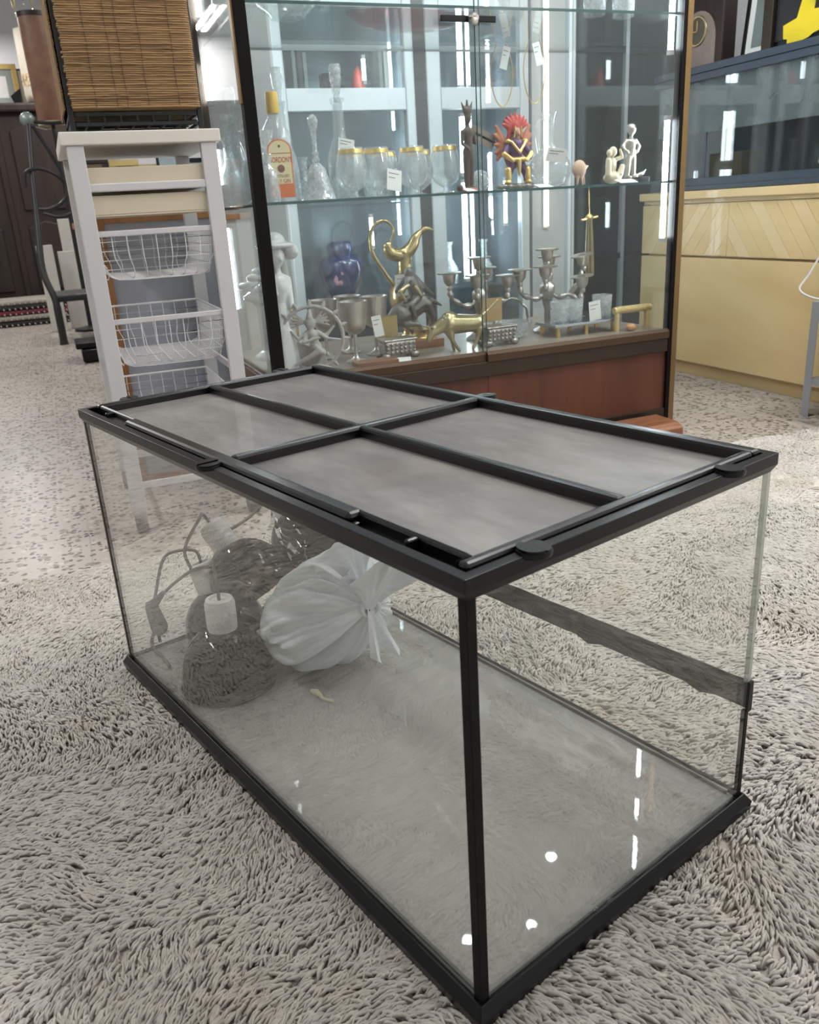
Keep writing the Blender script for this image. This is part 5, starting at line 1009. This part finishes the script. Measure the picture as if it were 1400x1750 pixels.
for P in ([(.07, .64, 1.62), (.2, .6, 1.6), (.34, .58, 1.60), (.42, .56, 1.60)], [(.1, .62, 1.58), (.18, .6, 1.4), (.26, .55, 1.2), (.30, .5, 1.1)], [(-.04, .4, 1.14), (-.02, .42, 1.24), (.08, .45, 1.27), (.2, .47, 1.22), (.26, .5, 1.12), (.2, .5, 1.02), (.1, .45, .98), (.02, .4, .98)], [(.05, .4, .95), (.15, .42, .92), (.26, .45, .94), (.33, .45, 1.02)], [(.25, .6, 1.55), (.3, .58, 1.35), (.36, .5, 1.1)]):
    bm = Bm(); tube(bm, smooth_path(P, 22), .014, 7); obj('scroll', bm, 'black_iron', ir, smooth=True)
bt = thing('brown_cylinder', 'tall mottled brown leather cylinder with dark top rim beside the woven hamper', 'lampshade', (-.37, 5.25, 0))
plathe('shade', 'rusty', bt, [(0, 1.62), (.098, 1.62), (.105, 1.63), (.115, 2.36), (.108, 2.36), (.098, 1.66), (0, 1.66)], seg=30); plathe('top_rim', 'black_iron', bt, [(.113, 2.35), (.119, 2.352), (.119, 2.385), (.107, 2.385), (.107, 2.35)], seg=30); plathe('bottom_rim', 'cream', bt, [(.10, 1.60), (.108, 1.602), (.108, 1.63), (.09, 1.63), (.09, 1.60)], seg=30)
plathe('pole', 'black_iron', bt, [(0, 0), (.13, 0), (.13, .02), (.018, .04), (.014, 1.63), (0, 1.63)], seg=20)
ar = thing('armoire', 'dark carved oak armoire against the far wall', 'armoire', (-1.05, 7.0, 0))
pbox('carcass', 'dark_wood', ar, -.75, 1.15, .03, .62, .12, 1.90); pbox('cornice', 'dark_wood', ar, -.82, 1.22, -.06, .68, 1.90, 1.98, bev=.02); pbox('base_moulding', 'dark_wood', ar, -.80, 1.20, -.04, .66, .06, .16, bev=.012)
for x0 in (-.70, .22):
    d = pbox('door', 'dark_wood', ar, x0, x0 + .88, -.0, .03, .18, 1.87, bev=.006)
    for z0, z1 in ((.26, .92), (1.02, 1.80)):
        bm = Bm(); prism(bm, [(x0 + .10, z0), (x0 + .78, z0), (x0 + .78, z1 - .06), (x0 + .62, z1), (x0 + .44, z1 - .05), (x0 + .26, z1), (x0 + .10, z1 - .06)], 0, .022, XZ); obj('carved_panel', bm, 'dark_wood', d, bev=.012)
for x in (-.74, .20, 1.13):
    bm = Bm(); box(bm, x - .03, x + .03, -.02, .02, .16, 1.9); obj('pilaster', bm, 'dark_wood', ar, bev=.012)
for x in (-.7, 1.1): plathe('bun_foot', 'dark_wood', ar, [(0, 0), (.04, 0), (.06, .03), (.04, .06), (0, .06)], (x, .08, 0)); plathe('bun_foot', 'dark_wood', ar, [(0, 0), (.04, 0), (.06, .03), (.04, .06), (0, .06)], (x, .55, 0))
framed('framed_picture', 'gilt framed grey picture standing on the left of the armoire', (-.75, 7.52, 1.9805), 0, .38, .42, 'gilt', 'art_pale', .05, .1, 'art_grey')
framed('framed_picture', 'thin dark framed white picture standing on the armoire behind the cream vase', (-.44, 7.55, 1.9805), 0, .26, .38, 'black', 'art_pale', .014, .1, 'paper')
cv = thing('cream_vase', 'tall cream ceramic cylinder vase standing on the armoire', 'vase', (-.40, 7.20, 1.9805)); plathe('vase', 'cream_vase', cv, [(0, 0), (.05, .0), (.11, .03), (.125, .09), (.125, .62), (.12, .66), (.108, .66), (.11, .1), (0, .06)], seg=30)
plathe('vase_band', mat('tan pattern band', (.42, .33, .2), .5, var=.5, scale=40, sharp=True), cv, [(.1255, .16), (.1275, .16), (.1275, .27), (.1255, .27)], seg=30)
ds = thing('dark_wedge', 'small dark wedge ornament standing on the armoire by the cream vase', 'ornament', (-.60, 7.10, 1.9805)); bm = Bm(); prism(bm, [(-.03, 0), (.035, 0), (.045, .14), (-.055, .07)], 0, .04, XZ); obj('wedge', bm, 'black', ds, bev=.004)
chd = thing('brass_chandelier', 'brass leaf chandelier hanging above at the far left', 'chandelier', (-.55, 5.6, HI))
ptube('chain', 'brass_pale', chd, [(0, 0, 0), (0, 0, -.58)], .01, 8); CZ = -.47
plathe('body', 'brass_pale', chd, [(0, CZ - .08), (.03, CZ - .1), (.05, CZ - .18), (.02, CZ - .24), (0, CZ - .26)])
for k in range(6):
    a = k * PI / 3 + .2; c_, s_ = math.cos(a), math.sin(a)
    ptube('arm', 'brass_pale', chd, smooth_path([(0, 0, CZ - .18), (c_ * .12, s_ * .12, CZ - .26), (c_ * .24, s_ * .24, CZ - .2), (c_ * .26, s_ * .26, CZ - .12)], 16), .009, 7)
    blob('leaf_drop', 'brass_pale', chd, [('c', (c_ * .2, s_ * .2, CZ - .24), (c_ * .2, s_ * .2, CZ - .38), .026, .005), ('e', (c_ * .2, s_ * .2, CZ - .40), (.010, .010, .014))], .008)
    plathe('candle', 'porcelain', chd, [(0, CZ - .12), (.014, CZ - .12), (.014, CZ - .04), (0, CZ - .04)], (c_ * .26, s_ * .26, 0), 12)
for q, (x, y, w, h, d_, lb_) in enumerate(((-.68, 5.38, .13, .56, .04, 'front white marble slab standing on edge behind the iron chair'), (-.52, 5.52, .34, .50, .04, 'wide white marble slab leaning behind the iron chair'), (-.47, 5.60, .11, .76, .035, 'tall narrow white marble slab behind the iron chair'))):
    o = thing('marble_slab', lb_, 'slab', (x, y, 0), (.0, -.1, .05)[q], 'white marble slabs behind the iron chair'); pbox('slab', 'stonewhite', o, 0, w, 0, d_, 0.0, h + .15, bev=.004)
for q, (z, m_, lb_) in enumerate(((0, 'carpet_black', 'black folded rug at the bottom of the pile before the armoire'), (.05, 'carpet_grey', 'grey folded rug, second from the bottom of the pile'), (.095, 'carpet_red', 'dark red folded rug in the middle of the pile'), (.14, 'carpet_black', 'black folded rug, fourth from the bottom of the pile'), (.185, 'carpet_grey', 'grey folded rug on top of the pile before the armoire'))):
    o = thing('folded_rug', lb_, 'rug', (-1.1, 6.15, z)); w = .05 * (q % 2)
    bm = Bm(); box(bm, -.6 + w, .62 - w, 0.02 * q, .6, 0.001, .044); obj('fold', bm, m_, o, bev=.018)
    bm = Bm()
    for k in range(24): x = -.56 + w + k * .049; tube(bm, [(x, .02 * q + .004, .02), (x + .006, .02 * q - .03, .012)], .006, 5)
    obj('fringe', bm, 'carpet_grey', o, kind='stuff')
db = thing('dark_case', 'small black equipment case on the floor behind the white tower', 'case', (-.50, 3.28, 0)); pbox('case_body', 'black', db, 0, .30, 0, .28, .008, .085, bev=.008); pbox('case_lid', 'black', db, -.03, .30, .05, .36, .086, .125, bev=.008)
for x in (.03, .27):
    for y in (.03, .25): pbox('foot', 'rubber', db, x - .012, x + .012, y - .012, y + .012, 0, .0085)
# low shelf with framed pictures far behind the tower
sb = thing('low_cupboard', 'low pale cupboard with wooden top far behind the white tower', 'cupboard', (.0, 2.0, 0)); pbox('cupboard_top', 'orangewood', sb, -.44, .36, -.02, .40, .82, .85, bev=.004); pbox('cupboard_body', 'stonewhite', sb, -.43, .34, 0, .38, 0, .82)
for x0 in (-.42, -.04): dd = pbox('door', 'stonewhite', sb, x0, x0 + .36, -.018, -.001, .04, .80, bev=.004)
framed('framed_picture', 'dark framed brown picture on the low cupboard, leftmost', (-.33, 2.2, .8505), 0, .22, .30, 'dark_wood', 'art_brown', .03, .1)
framed('framed_picture', 'gilt framed picture on the low cupboard, second from left', (-.15, 2.16, .8505), 0, .14, .28, 'gilt', 'art_brown', .03, .1)
framed('framed_picture', 'pale wooden framed picture in the middle of the low cupboard', (-.045, 2.22, .8505), 0, .20, .26, 'blond', 'art_pale', .02, .1)
framed('framed_mirror', 'black framed mirror on the low cupboard', (.07, 2.12, .8505), 0, .13, .30, 'black', 'mirror', .012, .1, cat='mirror')
framed('framed_picture', 'dark framed pale print on the low cupboard, rightmost', (.24, 2.2, .8505), 0, .16, .28, 'black', 'art_pale', .02, .1)
sd = thing('silver_dish', 'silver dish standing before the dark framed picture on the low cupboard', 'dish', (-.28, 2.06, .8505)); plathe('dish', 'pewter', sd, [(0, 0), (.04, 0), (.05, .006), (.09, .03), (.088, .033), (.045, .01), (0, .008)], seg=28)
